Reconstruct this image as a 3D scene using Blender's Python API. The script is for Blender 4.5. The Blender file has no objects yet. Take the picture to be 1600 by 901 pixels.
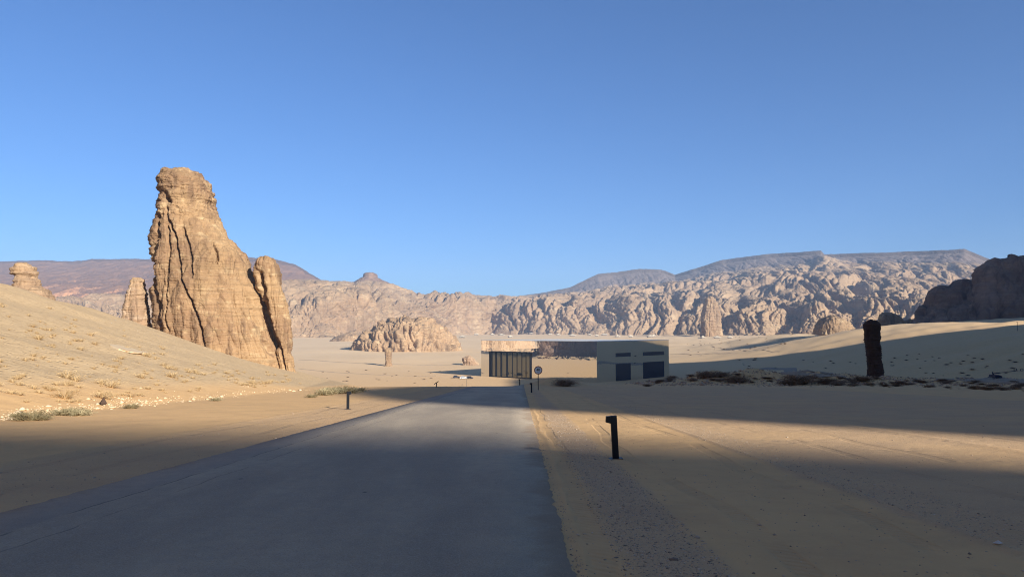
DN = True
import bpy, math, random
import numpy as np
from mathutils import Vector, Matrix
random.seed(7)
RNG = np.random.default_rng(7)
C = bpy.context.scene.collection
SC = bpy.context.scene

# ------------------------------------------------------------------ camera
F = 1150.0; HOR = 518.0; EYE = 1.65
PITCH = math.atan((HOR - 450.5) / F)
cam_d = bpy.data.cameras.new('camera')
cam = bpy.data.objects.new('camera', cam_d); C.objects.link(cam)
cam.location = (0, 0, EYE)
cam.rotation_euler = (math.pi / 2 + PITCH, 0, 0)
cam_d.sensor_width = 36.0; cam_d.lens = 36.0 * F / 1600.0
cam_d.clip_start = 0.05; cam_d.clip_end = 40000
SC.camera = cam

# ------------------------------------------------------------------ world, sun, exposure
SUN_AZ = math.radians(40.0)      # the shadows run this far to the left of straight ahead
SUN_EL = math.radians(20.0)
w = bpy.data.worlds.new('World'); SC.world = w; w.use_nodes = True
nt = w.node_tree; nt.nodes.clear()
sky = nt.nodes.new('ShaderNodeTexSky'); sky.sky_type = 'NISHITA'
sky.sun_disc = False; sky.sun_elevation = SUN_EL
# direction towards the sun: (sin az, -cos az)
sky.sun_rotation = math.radians(180.0) - SUN_AZ
sky.altitude = 2400; sky.air_density = 1.15; sky.dust_density = 5.0; sky.ozone_density = 8.5
bg = nt.nodes.new('ShaderNodeBackground'); bg.inputs['Strength'].default_value = 0.066
wo = nt.nodes.new('ShaderNodeOutputWorld')
nt.links.new(sky.outputs[0], bg.inputs[0]); nt.links.new(bg.outputs[0], wo.inputs[0])
sl = bpy.data.lights.new('sun', 'SUN'); sl.energy = 4.7; sl.angle = math.radians(0.53); sl.color = (1.0, 0.99, 0.97)
so = bpy.data.objects.new('sun', sl); C.objects.link(so)
sdir = Vector((math.sin(SUN_AZ) * math.cos(SUN_EL), -math.cos(SUN_AZ) * math.cos(SUN_EL), math.sin(SUN_EL)))
so.rotation_euler = sdir.to_track_quat('Z', 'Y').to_euler()
so.location = (0, 0, 400)
SC.view_settings.view_transform = 'Standard'; SC.view_settings.look = 'None'
SC.view_settings.gamma = 1.0; SC.view_settings.use_curve_mapping = False
SC.view_settings.exposure = 1.2
SC.cycles.use_denoising = DN; SC.cycles.use_adaptive_sampling = False; SC.cycles.denoising_prefilter = 'NONE'; SC.cycles.filter_width = 1.1
SC.cycles.volume_bounces = 0; SC.cycles.max_bounces = 6

# ------------------------------------------------------------------ noise
PERM = np.random.default_rng(3).permutation(256); PERM = np.concatenate([PERM, PERM, PERM])
G3 = np.random.default_rng(5).normal(size=(256, 3)); G3 /= np.linalg.norm(G3, axis=1)[:, None]
G3 = G3.astype(np.float32)
def perlin(x, y, z=0.0):
    x, y, z = np.broadcast_arrays(np.asarray(x, np.float64), np.asarray(y, np.float64), np.asarray(z, np.float64))
    xi = np.floor(x).astype(np.int64); yi = np.floor(y).astype(np.int64); zi = np.floor(z).astype(np.int64)
    xf = (x - xi).astype(np.float32); yf = (y - yi).astype(np.float32); zf = (z - zi).astype(np.float32)
    fd = lambda t: t * t * t * (t * (t * 6 - 15) + 10)
    u, v, q = fd(xf), fd(yf), fd(zf)
    xi &= 255; yi &= 255; zi &= 255
    out = 0
    for dx in (0, 1):
        wx = u if dx else 1 - u
        a = PERM[(xi + dx) & 255]
        for dy in (0, 1):
            wy = v if dy else 1 - v
            b = PERM[(a + yi + dy) & 255]
            for dz in (0, 1):
                wz = q if dz else 1 - q
                g = G3[PERM[(b + zi + dz) & 255]]
                out = out + wx * wy * wz * (g[..., 0] * (xf - dx) + g[..., 1] * (yf - dy) + g[..., 2] * (zf - dz))
    return out * 1.6
def fbm(x, y, z=0.0, o=4, g=0.5, l=2.03):
    s = 0; a = 1; t = 0
    for i in range(o):
        s = s + a * perlin(x + 17.3 * i, y - 9.1 * i, z + 5.7 * i); t += a
        x, y, z = x * l, y * l, z * l; a *= g
    return s / t
def billow(x, y, z=0.0, o=3, g=0.5, l=2.1):
    # rounded tops with sharp creases, about -0.5 .. 0.5
    s = 0; a = 1; t = 0
    for i in range(o):
        q = np.minimum(np.abs(perlin(x + 31.7 * i, y + 11.3 * i, z - 7.9 * i)) * 2.1, 1.0)
        s = s + a * (q * (2 - q) - 0.62); t += a
        x, y, z = x * l, y * l, z * l; a *= g
    return s / t
def sstep(a, b, x):
    t = np.clip((x - a) / (b - a), 0, 1); return t * t * (3 - 2 * t)
def interp(x, xs, ys): return np.interp(x, xs, ys)
def smooth_interp(x, xs, ys):
    x = np.asarray(x, float); xs = np.asarray(xs, float); ys = np.asarray(ys, float)
    i = np.clip(np.searchsorted(xs, x) - 1, 0, len(xs) - 2)
    t = np.clip((x - xs[i]) / (xs[i + 1] - xs[i]), 0, 1); t = t * t * (3 - 2 * t) * 0.6 + t * 0.4
    return ys[i] * (1 - t) + ys[i + 1] * t

# ------------------------------------------------------------------ picture <-> place
def ray(px, py):
    X = (px - 800.0) / F; Y = (450.5 - py) / F
    return np.array([X, math.cos(PITCH) - Y * math.sin(PITCH), math.sin(PITCH) + Y * math.cos(PITCH)])
def at(px, py, d):            # the point seen at px,py whose depth (world y) is d
    r = ray(px, py); k = d / r[1]
    return np.array([r[0] * k, d, EYE + r[2] * k])

# ------------------------------------------------------------------ terrain height
TILT = 0.0113
def ground(x, y):
    x = np.asarray(x, float); y = np.asarray(y, float)
    r = np.hypot(x, y)
    xr = x - TILT * y
    plane = -0.056 * y
    plane = np.where(y < -20, 1.12 + 0.01 * (-20 - y), plane)
    yc = interp(x, [-80, -46, -20, 0, 20, 90, 160], [205, 185, 92, 92, 112, 122, 150])
    # valley
    far = interp(r, [600, 1600, 2200, 6000], [0, 21, 25, 30])
    val = -30.3 + far
    mask = 1 - sstep(640, 900, y)
    rise = 37 * sstep(120, 372, x) * mask
    rise = rise + 25 * sstep(372, 700, x) * mask
    val = val + rise
    val = val + 21 * np.exp(-(((x - 352) / 95) ** 2 + ((y - 920) / 110) ** 2))
    val = val + (fbm(x / 140, y / 140, 3.1, 3) * 2.2 + fbm(x / 30, y / 30, 1.1, 2) * 0.35) * sstep(540, 800, r) \
        + fbm(x / 75, y / 26, 8.1, 3) * 3.0 * sstep(150, 260, x) * sstep(200, 300, y)
    t = sstep(0, 1, np.clip((y - yc) / 120.0, 0, 1)); t0 = (y - yc) / 120.0
    z = plane * (1 - t) + val * t
    # the crest in front of the valley stays rounded
    z = np.where(y > yc, z, plane)
    # left hill
    xf = interp(y, [-60, 30, 70, 165, 260], [-17, -18.5, -20.5, -41, -60])
    xc = interp(y, [-60, 99, 125, 145, 165, 260], [-66, -69, -73, -77, -83, -100])
    H = interp(y, [-60, 40, 99, 125, 145, 165, 230, 330], [14, 13.6, 13.4, 12.8, 12.3, 12.0, 8, 0])
    ww = np.clip((xf - x) / (xf - xc), 0, None)
    up = np.where(ww < 1, ww * (0.72 + 0.56 * ww - 0.28 * ww * ww), 1.0)
    down = np.clip((ww - 1) * (xf - xc) * 0.16 - 0.3, 0, None)
    hill = H * up - np.minimum(down, 22) 
    hill = np.where(ww > 0, hill, 0)
    damp = sstep(0, 0.25, ww)
    hill = hill + damp * (fbm(x / 22, y / 22, 9.0, 4) * 0.9 + fbm(x / 5, y / 5, 2.0, 3) * 0.16) * (y < 330)
    z = z + np.where(y < 340, hill, 0)
    # flat sand keeps shallow relief away from the road
    off = sstep(5.5, 16, np.abs(xr + 2.9) - 3.4)
    z = z + off * (fbm(x / 9, y / 14, 4.4, 3) * 0.10) * (r < 420)
    # windrows left by the grader, parallel to the road
    for xw, s, a in ((4.6, 0.06, 0.022), (-9.4, 0.10, 0.03), (10.5, 0.2, 0.03), (0.62, 0.06, 0.010)):
        wob = fbm(y / 6.0, 0 * y, xw, 2) * 0.12
        z = z + a * np.exp(-((xr - xw - wob) / s) ** 2) * (y > 0) * (y < 100)
    # rubble berm on the right beyond the sand
    bw = np.exp(-((y - 118 - 0.02 * x) / 9.0) ** 2)
    bh = interp(x, [16, 26, 34, 48, 64, 100, 140], [0, 0.9, 2.0, 1.9, 0.8, 0.5, 0.3])
    z = z + bw * bh * (1 + 0.7 * fbm(x / 4, y / 4, 6.6, 4)) + bw * sstep(18, 26, x) * fbm(x / 1.6, y / 1.6, 3, 3) * 0.35
    # small lit dune beyond the sign
    z = z + 1.1 * np.exp(-(((x - 5.6) / 3.2) ** 2 + ((y - 97) / 4.0) ** 2))
    z = z + 6.5 * np.exp(-(((x + 130) / 60) ** 2 + ((y - 640) / 50) ** 2)) * 0
    return z
def gz(x, y): return float(ground(np.array([x]), np.array([y]))[0])
def hit(px, py, d0=3, d1=3000):
    r = ray(px, py); ds = np.exp(np.linspace(math.log(d0), math.log(d1), 6000))
    X = r[0] * ds / r[1]; Z = EYE + r[2] * ds / r[1]
    g = ground(X, ds); k = np.argmax(Z < g)
    if not (Z < g).any(): k = len(ds) - 1
    return np.array([X[k], ds[k], g[k]])

# ------------------------------------------------------------------ mesh helpers
def tag(o, label=None, cat=None, group=None, kind=None):
    if label: o['label'] = label
    if cat: o['category'] = cat
    if group: o['group'] = group
    if kind: o['kind'] = kind
    return o
def link(name, me, mat=None, parent=None):
    o = bpy.data.objects.new(name, me); C.objects.link(o)
    if mat: me.materials.append(mat)
    if parent: o.parent = parent
    return o
def grid_mesh(name, P, wrap=False, smooth=True, flip=False):
    n, m = P.shape[:2]
    me = bpy.data.meshes.new(name)
    v = P.reshape(-1, 3).astype(np.float32)
    i = np.arange(n - 1)[:, None]; mm = m if wrap else m - 1
    j = np.arange(mm)[None, :]; j2 = (j + 1) % m
    q = np.stack([i * m + j, i * m + j2, (i + 1) * m + j2, (i + 1) * m + j], -1).reshape(-1, 4)
    if flip: q = q[:, ::-1]
    me.vertices.add(len(v)); me.vertices.foreach_set('co', v.ravel())
    me.loops.add(q.size); me.loops.foreach_set('vertex_index', q.astype(np.int32).ravel())
    me.polygons.add(len(q)); me.polygons.foreach_set('loop_start', (np.arange(len(q)) * 4).astype(np.int32))
    me.update(calc_edges=True)
    if smooth: me.polygons.foreach_set('use_smooth', np.ones(len(q), bool))
    me.validate()
    return me
def raw_mesh(name, v, f, smooth=False):
    me = bpy.data.meshes.new(name); me.from_pydata([tuple(a) for a in v], [], [tuple(a) for a in f]); me.update()
    if smooth: me.polygons.foreach_set('use_smooth', np.ones(len(f), bool))
    return me
def attr(me, name, a):
    at_ = me.attributes.new(name, 'FLOAT', 'POINT'); at_.data.foreach_set('value', a.astype(np.float32).ravel())
def grid_normals(P):
    a = np.gradient(P, axis=0); b = np.gradient(P, axis=1)
    n = np.cross(a, b); n /= (np.linalg.norm(n, axis=-1, keepdims=True) + 1e-9)
    return n
class MB:
    def __init__(s): s.v = []; s.f = []
    def add(s, v, f):
        k = len(s.v); s.v += [tuple(a) for a in v]; s.f += [tuple(i + k for i in a) for a in f]; return s
    def box(s, x0, x1, y0, y1, z0, z1):
        v = [(x0,y0,z0),(x1,y0,z0),(x1,y1,z0),(x0,y1,z0),(x0,y0,z1),(x1,y0,z1),(x1,y1,z1),(x0,y1,z1)]
        return s.add(v, [(0,3,2,1),(4,5,6,7),(0,1,5,4),(1,2,6,5),(2,3,7,6),(3,0,4,7)])
    def tube(s, pts, rad, n=8):
        pts = [Vector(p) for p in pts]; rs = rad if isinstance(rad, (list, tuple)) else [rad] * len(pts)
        v = []; f = []
        for k, p in enumerate(pts):
            d = (pts[min(k + 1, len(pts) - 1)] - pts[max(k - 1, 0)]).normalized()
            a = d.orthogonal().normalized() if k == 0 else (a - d * a.dot(d)).normalized()
            b = d.cross(a)
            for i in range(n):
                t = 2 * math.pi * i / n; v.append(p + (a * math.cos(t) + b * math.sin(t)) * rs[k])
        for k in range(len(pts) - 1):
            for i in range(n):
                f.append((k*n+i, k*n+(i+1)%n, (k+1)*n+(i+1)%n, (k+1)*n+i))
        f.append(tuple(range(n))[::-1]); f.append(tuple((len(pts)-1)*n+i for i in range(n)))
        return s.add(v, f)
    def prism(s, poly, y0, y1):       # poly in x,z pushed along y
        n = len(poly); v = [(x, y0, z) for x, z in poly] + [(x, y1, z) for x, z in poly]
        return s.add(v, [tuple(range(n)), tuple(range(2*n-1, n-1, -1))] + [(i, n+i, n+(i+1)%n, (i+1)%n) for i in range(n)])
    def mesh(s, name, smooth=False): return raw_mesh(name, s.v, s.f, smooth)
    def build(s, name, mat, parent=None, smooth=False, bevel=0):
        o = link(name, s.mesh(name, smooth), mat, parent)
        if bevel:
            b = o.modifiers.new('b', 'BEVEL'); b.width = bevel; b.segments = 2
        return o
def empty(name, loc, rz=0):
    o = bpy.data.objects.new(name, None); C.objects.link(o); o.location = loc; o.rotation_euler = (0, 0, rz); o.empty_display_size = 0.2
    return o

# ------------------------------------------------------------------ materials
class NT:
    def __init__(s, name):
        s.m = bpy.data.materials.new(name); s.m.use_nodes = True; s.t = s.m.node_tree; s.t.nodes.clear()
        s.out = s.n('ShaderNodeOutputMaterial'); s.b = s.n('ShaderNodeBsdfPrincipled')
        s.t.links.new(s.b.outputs[0], s.out.inputs[0]); s.b.inputs['Roughness'].default_value = 0.9
        s.b.inputs['Specular IOR Level'].default_value = 0.2
        s.pos = s.n('ShaderNodeNewGeometry').outputs['Position']
    def n(s, t, **k):
        q = s.t.nodes.new(t)
        for a, b in k.items(): setattr(q, a, b)
        return q
    def put(s, inp, v):
        if hasattr(v, 'links') or isinstance(v, bpy.types.NodeSocket): s.t.links.new(v, inp)
        elif isinstance(v, (tuple, list)) and len(v) == 3 and inp.type == 'RGBA': inp.default_value = (*v, 1)
        else: inp.default_value = v
    def math(s, op, a, b=0.0, c=None, clamp=False):
        q = s.n('ShaderNodeMath', operation=op, use_clamp=clamp); s.put(q.inputs[0], a); s.put(q.inputs[1], b)
        if c is not None: s.put(q.inputs[2], c)
        return q.outputs[0]
    def vmul(s, v, sc):
        q = s.n('ShaderNodeVectorMath', operation='MULTIPLY'); s.put(q.inputs[0], v); q.inputs[1].default_value = sc; return q.outputs[0]
    def noise(s, scale, detail=4, rough=0.55, vec=None, dist=0.0, stretch=None):
        q = s.n('ShaderNodeTexNoise'); v = vec if vec is not None else s.pos
        if stretch: v = s.vmul(v, stretch)
        s.put(q.inputs['Vector'], v); q.inputs['Scale'].default_value = scale; q.inputs['Detail'].default_value = detail
        q.inputs['Roughness'].default_value = rough; q.inputs['Distortion'].default_value = dist
        return q.outputs['Fac']
    def vor(s, scale, feature='F1', vec=None, out='Distance', rand=1.0):
        q = s.n('ShaderNodeTexVoronoi', feature=feature); s.put(q.inputs['Vector'], vec if vec is not None else s.pos)
        q.inputs['Scale'].default_value = scale; q.inputs['Randomness'].default_value = rand; return q.outputs[out]
    def ramp(s, fac, a, b, c0=0.0, c1=1.0):
        q = s.n('ShaderNodeMapRange', interpolation_type='SMOOTHSTEP'); s.put(q.inputs[0], fac)
        for i, v in zip((1, 2, 3, 4), (a, b, c0, c1)): q.inputs[i].default_value = v
        return q.outputs[0]
    def mix(s, f, a, b, mode='MIX'):
        q = s.n('ShaderNodeMix', data_type='RGBA', blend_type=mode)
        s.put(q.inputs[0], f); s.put(q.inputs[6], a); s.put(q.inputs[7], b); return q.outputs[2]
    def sep(s, v=None):
        q = s.n('ShaderNodeSeparateXYZ'); s.put(q.inputs[0], v if v is not None else s.pos); return q.outputs
    def attr(s, name): return s.n('ShaderNodeAttribute', attribute_name=name).outputs['Fac']
    def bump(s, h, dist=1.0, strength=1.0, prev=None):
        q = s.n('ShaderNodeBump'); s.put(q.inputs['Height'], h); q.inputs['Distance'].default_value = dist
        q.inputs['Strength'].default_value = strength
        if prev is not None: s.put(q.inputs['Normal'], prev)
        return q.outputs[0]
    def done(s, col, normal=None, rough=None):
        s.put(s.b.inputs['Base Color'], col)
        if normal is not None: s.put(s.b.inputs['Normal'], normal)
        if rough is not None: s.put(s.b.inputs['Roughness'], rough)
        return s.m
def plain(name, col, rough=0.6, metal=0.0, var=0.12, scale=8.0):
    k = NT(name); n = k.noise(scale, 5)
    c2 = tuple(v * (1 - var * 2) for v in col)
    k.b.inputs['Metallic'].default_value = metal
    return k.done(k.mix(n, c2, tuple(min(v * (1 + var), 1) for v in col)), None, k.ramp(n, 0.3, 0.7, rough * 0.85, min(rough * 1.15, 1)))

def mat_sand():
    k = NT('sand')
    x, y, z = k.sep()[0:3]
    xr = k.math('SUBTRACT', x, k.math('MULTIPLY', y, TILT))
    base = k.mix(k.noise(0.035, 5, stretch=(1, 1, 1)), (0.62, 0.365, 0.15), (0.68, 0.41, 0.175))
    base = k.mix(k.ramp(k.noise(0.6, 6, 0.65), 0.35, 0.75), base, (0.55, 0.325, 0.14))
    # paler, greyer valley floor away from the road
    dist = k.n('ShaderNodeVectorMath', operation='LENGTH'); k.put(dist.inputs[0], k.pos)
    far = k.ramp(dist.outputs['Value'], 300, 900)
    base = k.mix(far, base, k.mix(k.noise(0.012, 6, 0.6), (0.56, 0.37, 0.19), (0.68, 0.475, 0.265)))
    # scattered scrub specks in the valley
    sp = k.ramp(k.vor(0.11, out='Distance'), 0.0, 0.16, 1, 0)
    sp2 = k.math('MULTIPLY', sp, k.ramp(k.noise(0.02, 3), 0.45, 0.6))
    base = k.mix(k.math('MULTIPLY', k.math('MULTIPLY', sp2, far), 0.6), base, (0.13, 0.10, 0.06))
    # gravel strips parallel to the road
    def band(a, b, s=0.15):
        wob = k.math('MULTIPLY', k.math('SUBTRACT', k.noise(0.35, 4), 0.5), 0.5)
        q = k.math('ADD', xr, wob)
        return k.math('MULTIPLY', k.ramp(q, a - s, a + s), k.ramp(q, b - s, b + s, 1, 0))
    near = k.math('MULTIPLY', k.ramp(y, 70, 110, 1, 0), k.ramp(y, -40, -30))
    g = k.math('ADD', band(0.95, 1.75), k.math('MULTIPLY', band(4.5, 30, 0.1), 0.75))
    g = k.math('ADD', g, k.math('MULTIPLY', band(-9.4, -6.0, 0.3), 0.6))
    g = k.math('MULTIPLY', k.math('MULTIPLY', g, near), k.ramp(k.noise(0.25, 4), 0.3, 0.6, 0.55, 1.0))
    st = k.vor(38.0); st2 = k.vor(16.0)
    scol = k.mix(k.ramp(k.vor(38.0, out='Color'), 0.2, 0.8), (0.30, 0.21, 0.14), (0.62, 0.48, 0.32))
    stone = k.ramp(st, 0.18, 0.34, 1, 0)
    dark = k.mix(0.5, base, (0.40, 0.27, 0.17))
    base = k.mix(g, base, k.mix(stone, dark, scol))
    # sparse pebbles everywhere near
    peb = k.math('MULTIPLY', k.ramp(st2, 0.05, 0.12, 1, 0), k.ramp(k.noise(1.1, 3), 0.52, 0.66))
    base = k.mix(k.math('MULTIPLY', peb, 0.55), base, (0.30, 0.21, 0.13))
    # hillside: scuffed, speckled
    hillm = k.math('MULTIPLY', k.ramp(x, -21, -26), k.ramp(y, 300, 360, 1, 0))
    hb = k.mix(k.ramp(k.noise(1.3, 7, 0.7, stretch=(1, 1, 2.5)), 0.4, 0.7), (0.52, 0.365, 0.195), (0.40, 0.27, 0.14))
    base = k.mix(k.math('MULTIPLY', hillm, 0.8), base, hb)
    b1 = k.bump(k.noise(0.8, 8, 0.6), 0.12, 0.5)
    b2 = k.bump(k.noise(14, 6, 0.65), 0.02, 0.5, b1)
    trk = None
    for cx_, am, ph in ((0.78, 0.8, 1.0), (2.35, 0.7, 3.0), (3.9, 0.8, 5.0), (6.6, 0.9, 7.0), (8.2, 0.9, 9.0), (-7.3, 0.8, 11.0), (-8.8, 0.8, 13.0), (12.0, 1.0, 15.0)):
        wv = k.n('ShaderNodeCombineXYZ'); k.put(wv.inputs[0], k.math('MULTIPLY', y, 0.09)); wv.inputs[1].default_value = ph
        q = k.math('ABSOLUTE', k.math('SUBTRACT', k.math('ADD', xr, k.math('MULTIPLY', k.math('SUBTRACT', k.noise(1.0, 2, vec=wv.outputs[0]), 0.5), am * 2.2)), cx_))
        bnd = k.ramp(q, 0.09, 0.15, 1, 0); trk = bnd if trk is None else k.math('MAXIMUM', trk, bnd)
    tread = k.math('SINE', k.math('ADD', k.math('MULTIPLY', y, 42.0), k.math('MULTIPLY', x, 30.0)))
    trk = k.math('MULTIPLY', k.math('MULTIPLY', trk, near), k.ramp(k.noise(0.5, 4), 0.38, 0.55))
    base = k.mix(k.math('MULTIPLY', trk, 0.14), base, (0.30, 0.19, 0.10))
    b2 = k.bump(k.math('MULTIPLY', trk, k.math('ADD', -1.0, k.math('MULTIPLY', tread, 0.3))), 0.018, 0.8, b2)
    hgt = k.math('MULTIPLY', k.math('MULTIPLY', stone, g), 1.0)
    b3 = k.bump(hgt, 0.012, 0.8, b2)
    foot = k.math('MULTIPLY', k.math('ADD', k.ramp(k.vor(1.8), 0.0, 0.35), k.noise(1.2, 6, 0.7)), k.math('ADD', k.math('MULTIPLY', hillm, 0.9), 0.12))
    b4 = k.bump(foot, 0.14, 0.8, b3)
    return k.done(base, b4, 0.95)

def mat_road():
    k = NT('asphalt'); x, y, z = k.sep()[0:3]
    xr = k.math('SUBTRACT', x, k.math('MULTIPLY', y, TILT))
    n = k.noise(0.5, 6, 0.6, stretch=(1.0, 0.25, 1))
    base = k.mix(k.ramp(n, 0.3, 0.72), (0.32, 0.235, 0.145), (0.50, 0.37, 0.222))
    base = k.mix(k.ramp(k.noise(4.0, 7, 0.7), 0.35, 0.7, 0.0, 0.35), base, (0.22, 0.18, 0.14))
    base = k.mix(k.math('MULTIPLY', k.ramp(k.noise(60, 3, 0.7), 0.4, 0.7), 0.55), base, (0.50, 0.43, 0.34))
    base = k.mix(k.math('MULTIPLY', k.ramp(k.vor(42), 0.12, 0.26, 1, 0), 0.7), base, (0.12, 0.11, 0.10))
    # older, darker strip along the left edge with its two joints
    base = k.mix(k.math('MULTIPLY', k.ramp(xr, -5.25, -5.35), 0.3), base, (0.18, 0.165, 0.15))
    for xx, wd, st in ((-5.28, 0.016, 0.6), (-4.78, 0.011, 0.45)):
        q = k.math('ABSOLUTE', k.math('SUBTRACT', k.math('ADD', xr, k.math('MULTIPLY', k.math('SUBTRACT', k.noise(1.3, 6), 0.5), 0.22)), xx))
        ln = k.math('MULTIPLY', k.ramp(q, wd * 0.4, wd * 1.6, 1, 0), k.ramp(k.noise(0.7, 4), 0.40, 0.52))
        base = k.mix(k.math('MULTIPLY', ln, st), base, (0.022, 0.022, 0.024))
    # small pock marks
    pk = k.math('MULTIPLY', k.ramp(k.vor(1.1, vec=k.vmul(k.pos, (1, 0.7, 1))), 0.02, 0.05, 1, 0), 0.8)
    base = k.mix(pk, base, (0.03, 0.03, 0.032))
    # blown sand along both edges
    e1 = k.math('ADD', xr, k.math('MULTIPLY', k.math('SUBTRACT', k.noise(2.2, 7, 0.7), 0.5), 0.9))
    e2 = k.math('ADD', e1, k.math('MULTIPLY', k.math('SUBTRACT', k.noise(0.45, 4, 0.6), 0.5), 1.3))
    sandm = k.math('MAXIMUM', k.ramp(e2, 0.05, 0.42), k.ramp(e2, -6.0, -6.35))
    gr = k.mix(k.ramp(k.vor(45), 0.15, 0.3), (0.50, 0.33, 0.165), (0.30, 0.21, 0.13))
    base = k.mix(k.math('MULTIPLY', sandm, 0.9), base, gr)
    base = k.mix(k.math('MULTIPLY', k.ramp(k.noise(0.9, 5, 0.6, stretch=(1, 0.3, 1)), 0.52, 0.75), 0.25), base, (0.30, 0.25, 0.18))
    b = k.bump(k.noise(55, 4, 0.7), 0.014, 0.8); b = k.bump(k.noise(6, 5), 0.02, 0.25, b)
    return k.done(base, b, 0.85)

def mat_rock(name, c1, c2, c3, dark, s=1.0, bed=1.0, bumpd=0.5, streak=0.6):
    """bedded sandstone: c1 main, c2 second, c3 pale, dark varnish; s = feature scale (1/m)"""
    k = NT(name)
    n1 = k.noise(0.05 * s, 6, 0.6, dist=0.6)
    n2 = k.noise(0.25 * s, 7, 0.65, stretch=(1, 1, 2.2))
    bedn = k.noise(0.9 * s, 6, 0.6, stretch=(0.12, 0.12, 1.6 * bed), dist=0.3)
    col = k.mix(k.ramp(n1, 0.40, 0.60), c1, c2)
    col = k.mix(k.ramp(n2, 0.52, 0.66), col, c3)
    col = k.mix(k.ramp(bedn, 0.45, 0.62, 0, 0.5), col, tuple(v * 0.72 for v in c1))
    st = k.noise(0.35 * s, 6, 0.65, stretch=(1.3, 1.3, 0.14), dist=0.4)
    col = k.mix(k.math('MULTIPLY', k.ramp(st, 0.48, 0.60), k.math('MULTIPLY', k.ramp(n1, 0.40, 0.52), streak)), col, dark)
    pt = k.math('MULTIPLY', k.ramp(k.noise(0.11 * s, 7, 0.72, stretch=(1, 1, 0.8)), 0.50, 0.56), 0.38)
    col = k.mix(pt, col, tuple(v * 0.5 + u_ * 0.3 for v, u_ in zip(dark, c2)))
    ln = k.math('MULTIPLY', k.ramp(k.noise(0.5 * s, 4, 0.6, stretch=(0.05, 0.05, 2.4)), 0.56, 0.62), 0.35)
    col = k.mix(ln, col, tuple(v * 0.55 for v in c1))
    col = k.mix(k.math('MULTIPLY', k.ramp(k.noise(2.2 * s, 6, 0.7), 0.55, 0.75), 0.4), col, dark)
    crk = k.ramp(k.vor(0.16 * s, 'DISTANCE_TO_EDGE', vec=k.vmul(k.pos, (1.4, 1.4, 0.35))), 0.0, 0.05)
    b = k.bump(bedn, bumpd * 0.5, 0.5)
    b = k.bump(k.noise(0.8 * s, 9, 0.68, stretch=(1, 1, 1.5)), bumpd * 1.2, 0.75, b)
    b = k.bump(crk, bumpd * 0.5, 0.35, b)
    b = k.bump(k.noise(4.0 * s, 6, 0.7), bumpd * 0.25, 0.6, b)
    return k, col, b
def rock(name, *a, **kw):
    k, col, b = mat_rock(name, *a, **kw); return k.done(col, b, 0.92)
M = {}
M['sand'] = mat_sand(); M['road'] = mat_road()
M['tower'] = rock('tower_sandstone', (0.335, 0.204, 0.097), (0.257, 0.147, 0.074), (0.414, 0.279, 0.143), (0.121, 0.069, 0.039), s=1.0, bumpd=0.45)
M['slab'] = rock('pale_sandstone', (0.363, 0.237, 0.131), (0.321, 0.198, 0.108), (0.418, 0.287, 0.179), (0.167, 0.095, 0.062), s=1.0, bumpd=0.35, streak=0.3)
M['dome'] = rock('dome_sandstone', (0.352, 0.222, 0.116), (0.295, 0.180, 0.091), (0.410, 0.278, 0.148), (0.140, 0.088, 0.052), s=0.35, bumpd=1.0)
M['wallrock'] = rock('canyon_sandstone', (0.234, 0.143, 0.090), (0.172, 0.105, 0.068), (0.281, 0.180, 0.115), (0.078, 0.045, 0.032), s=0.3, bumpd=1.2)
M['backrock'] = rock('bounce_sandstone', (0.56, 0.37, 0.21), (0.48, 0.31, 0.17), (0.62, 0.43, 0.26), (0.3, 0.19, 0.11), s=0.3, bumpd=1.2)  # albedo raised so the unseen walls bounce warm light into the shade
M['darkrock'] = rock('dark_sandstone', (0.088, 0.053, 0.034), (0.064, 0.038, 0.027), (0.112, 0.070, 0.046), (0.032, 0.021, 0.016), s=1.0, bumpd=0.4)  # pillar's shade is in this near-black tone; the dark stone shares it
def mat_range(name, c1, c2, c3, dark, talus, s=0.10):
    k, col, b = mat_rock(name, c1, c2, c3, dark, s=s, bumpd=4.0, streak=0.45, bed=1.3)
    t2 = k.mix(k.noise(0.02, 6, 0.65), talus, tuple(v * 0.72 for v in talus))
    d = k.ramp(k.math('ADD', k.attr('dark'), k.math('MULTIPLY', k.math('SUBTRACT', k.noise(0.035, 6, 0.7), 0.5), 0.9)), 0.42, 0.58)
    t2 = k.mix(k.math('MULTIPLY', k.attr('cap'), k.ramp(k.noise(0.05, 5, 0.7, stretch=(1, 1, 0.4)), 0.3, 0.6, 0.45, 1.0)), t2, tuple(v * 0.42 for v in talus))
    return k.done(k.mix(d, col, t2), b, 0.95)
M['range'] = mat_range('range_sandstone', (0.323, 0.208, 0.110), (0.275, 0.170, 0.090), (0.380, 0.261, 0.142), (0.169, 0.113, 0.067), (0.165, 0.118, 0.088))
M['mesa'] = mat_range('mesa_rock', (0.442, 0.210, 0.087), (0.369, 0.170, 0.071), (0.553, 0.275, 0.116), (0.235, 0.116, 0.054), (0.204, 0.102, 0.048))

# ------------------------------------------------------------------ ground sheet
def make_ground():
    half = math.radians(44)
    th = np.concatenate([np.linspace(-half, half, 1150), np.linspace(half, 2 * math.pi - half, 240)[1:-1]])
    r = np.concatenate([[0.02, 0.5], np.exp(np.linspace(math.log(1.2), math.log(7500), 640))])
    R, T = np.meshgrid(r, th, indexing='ij')
    X = R * np.sin(T); Y = R * np.cos(T)
    Z = ground(X, Y)
    me = grid_mesh('desert_ground', np.stack([X, Y, Z], -1), wrap=True, flip=True)
    o = link('desert_ground', me, M['sand']); tag(o, kind='structure')
make_ground()

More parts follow.
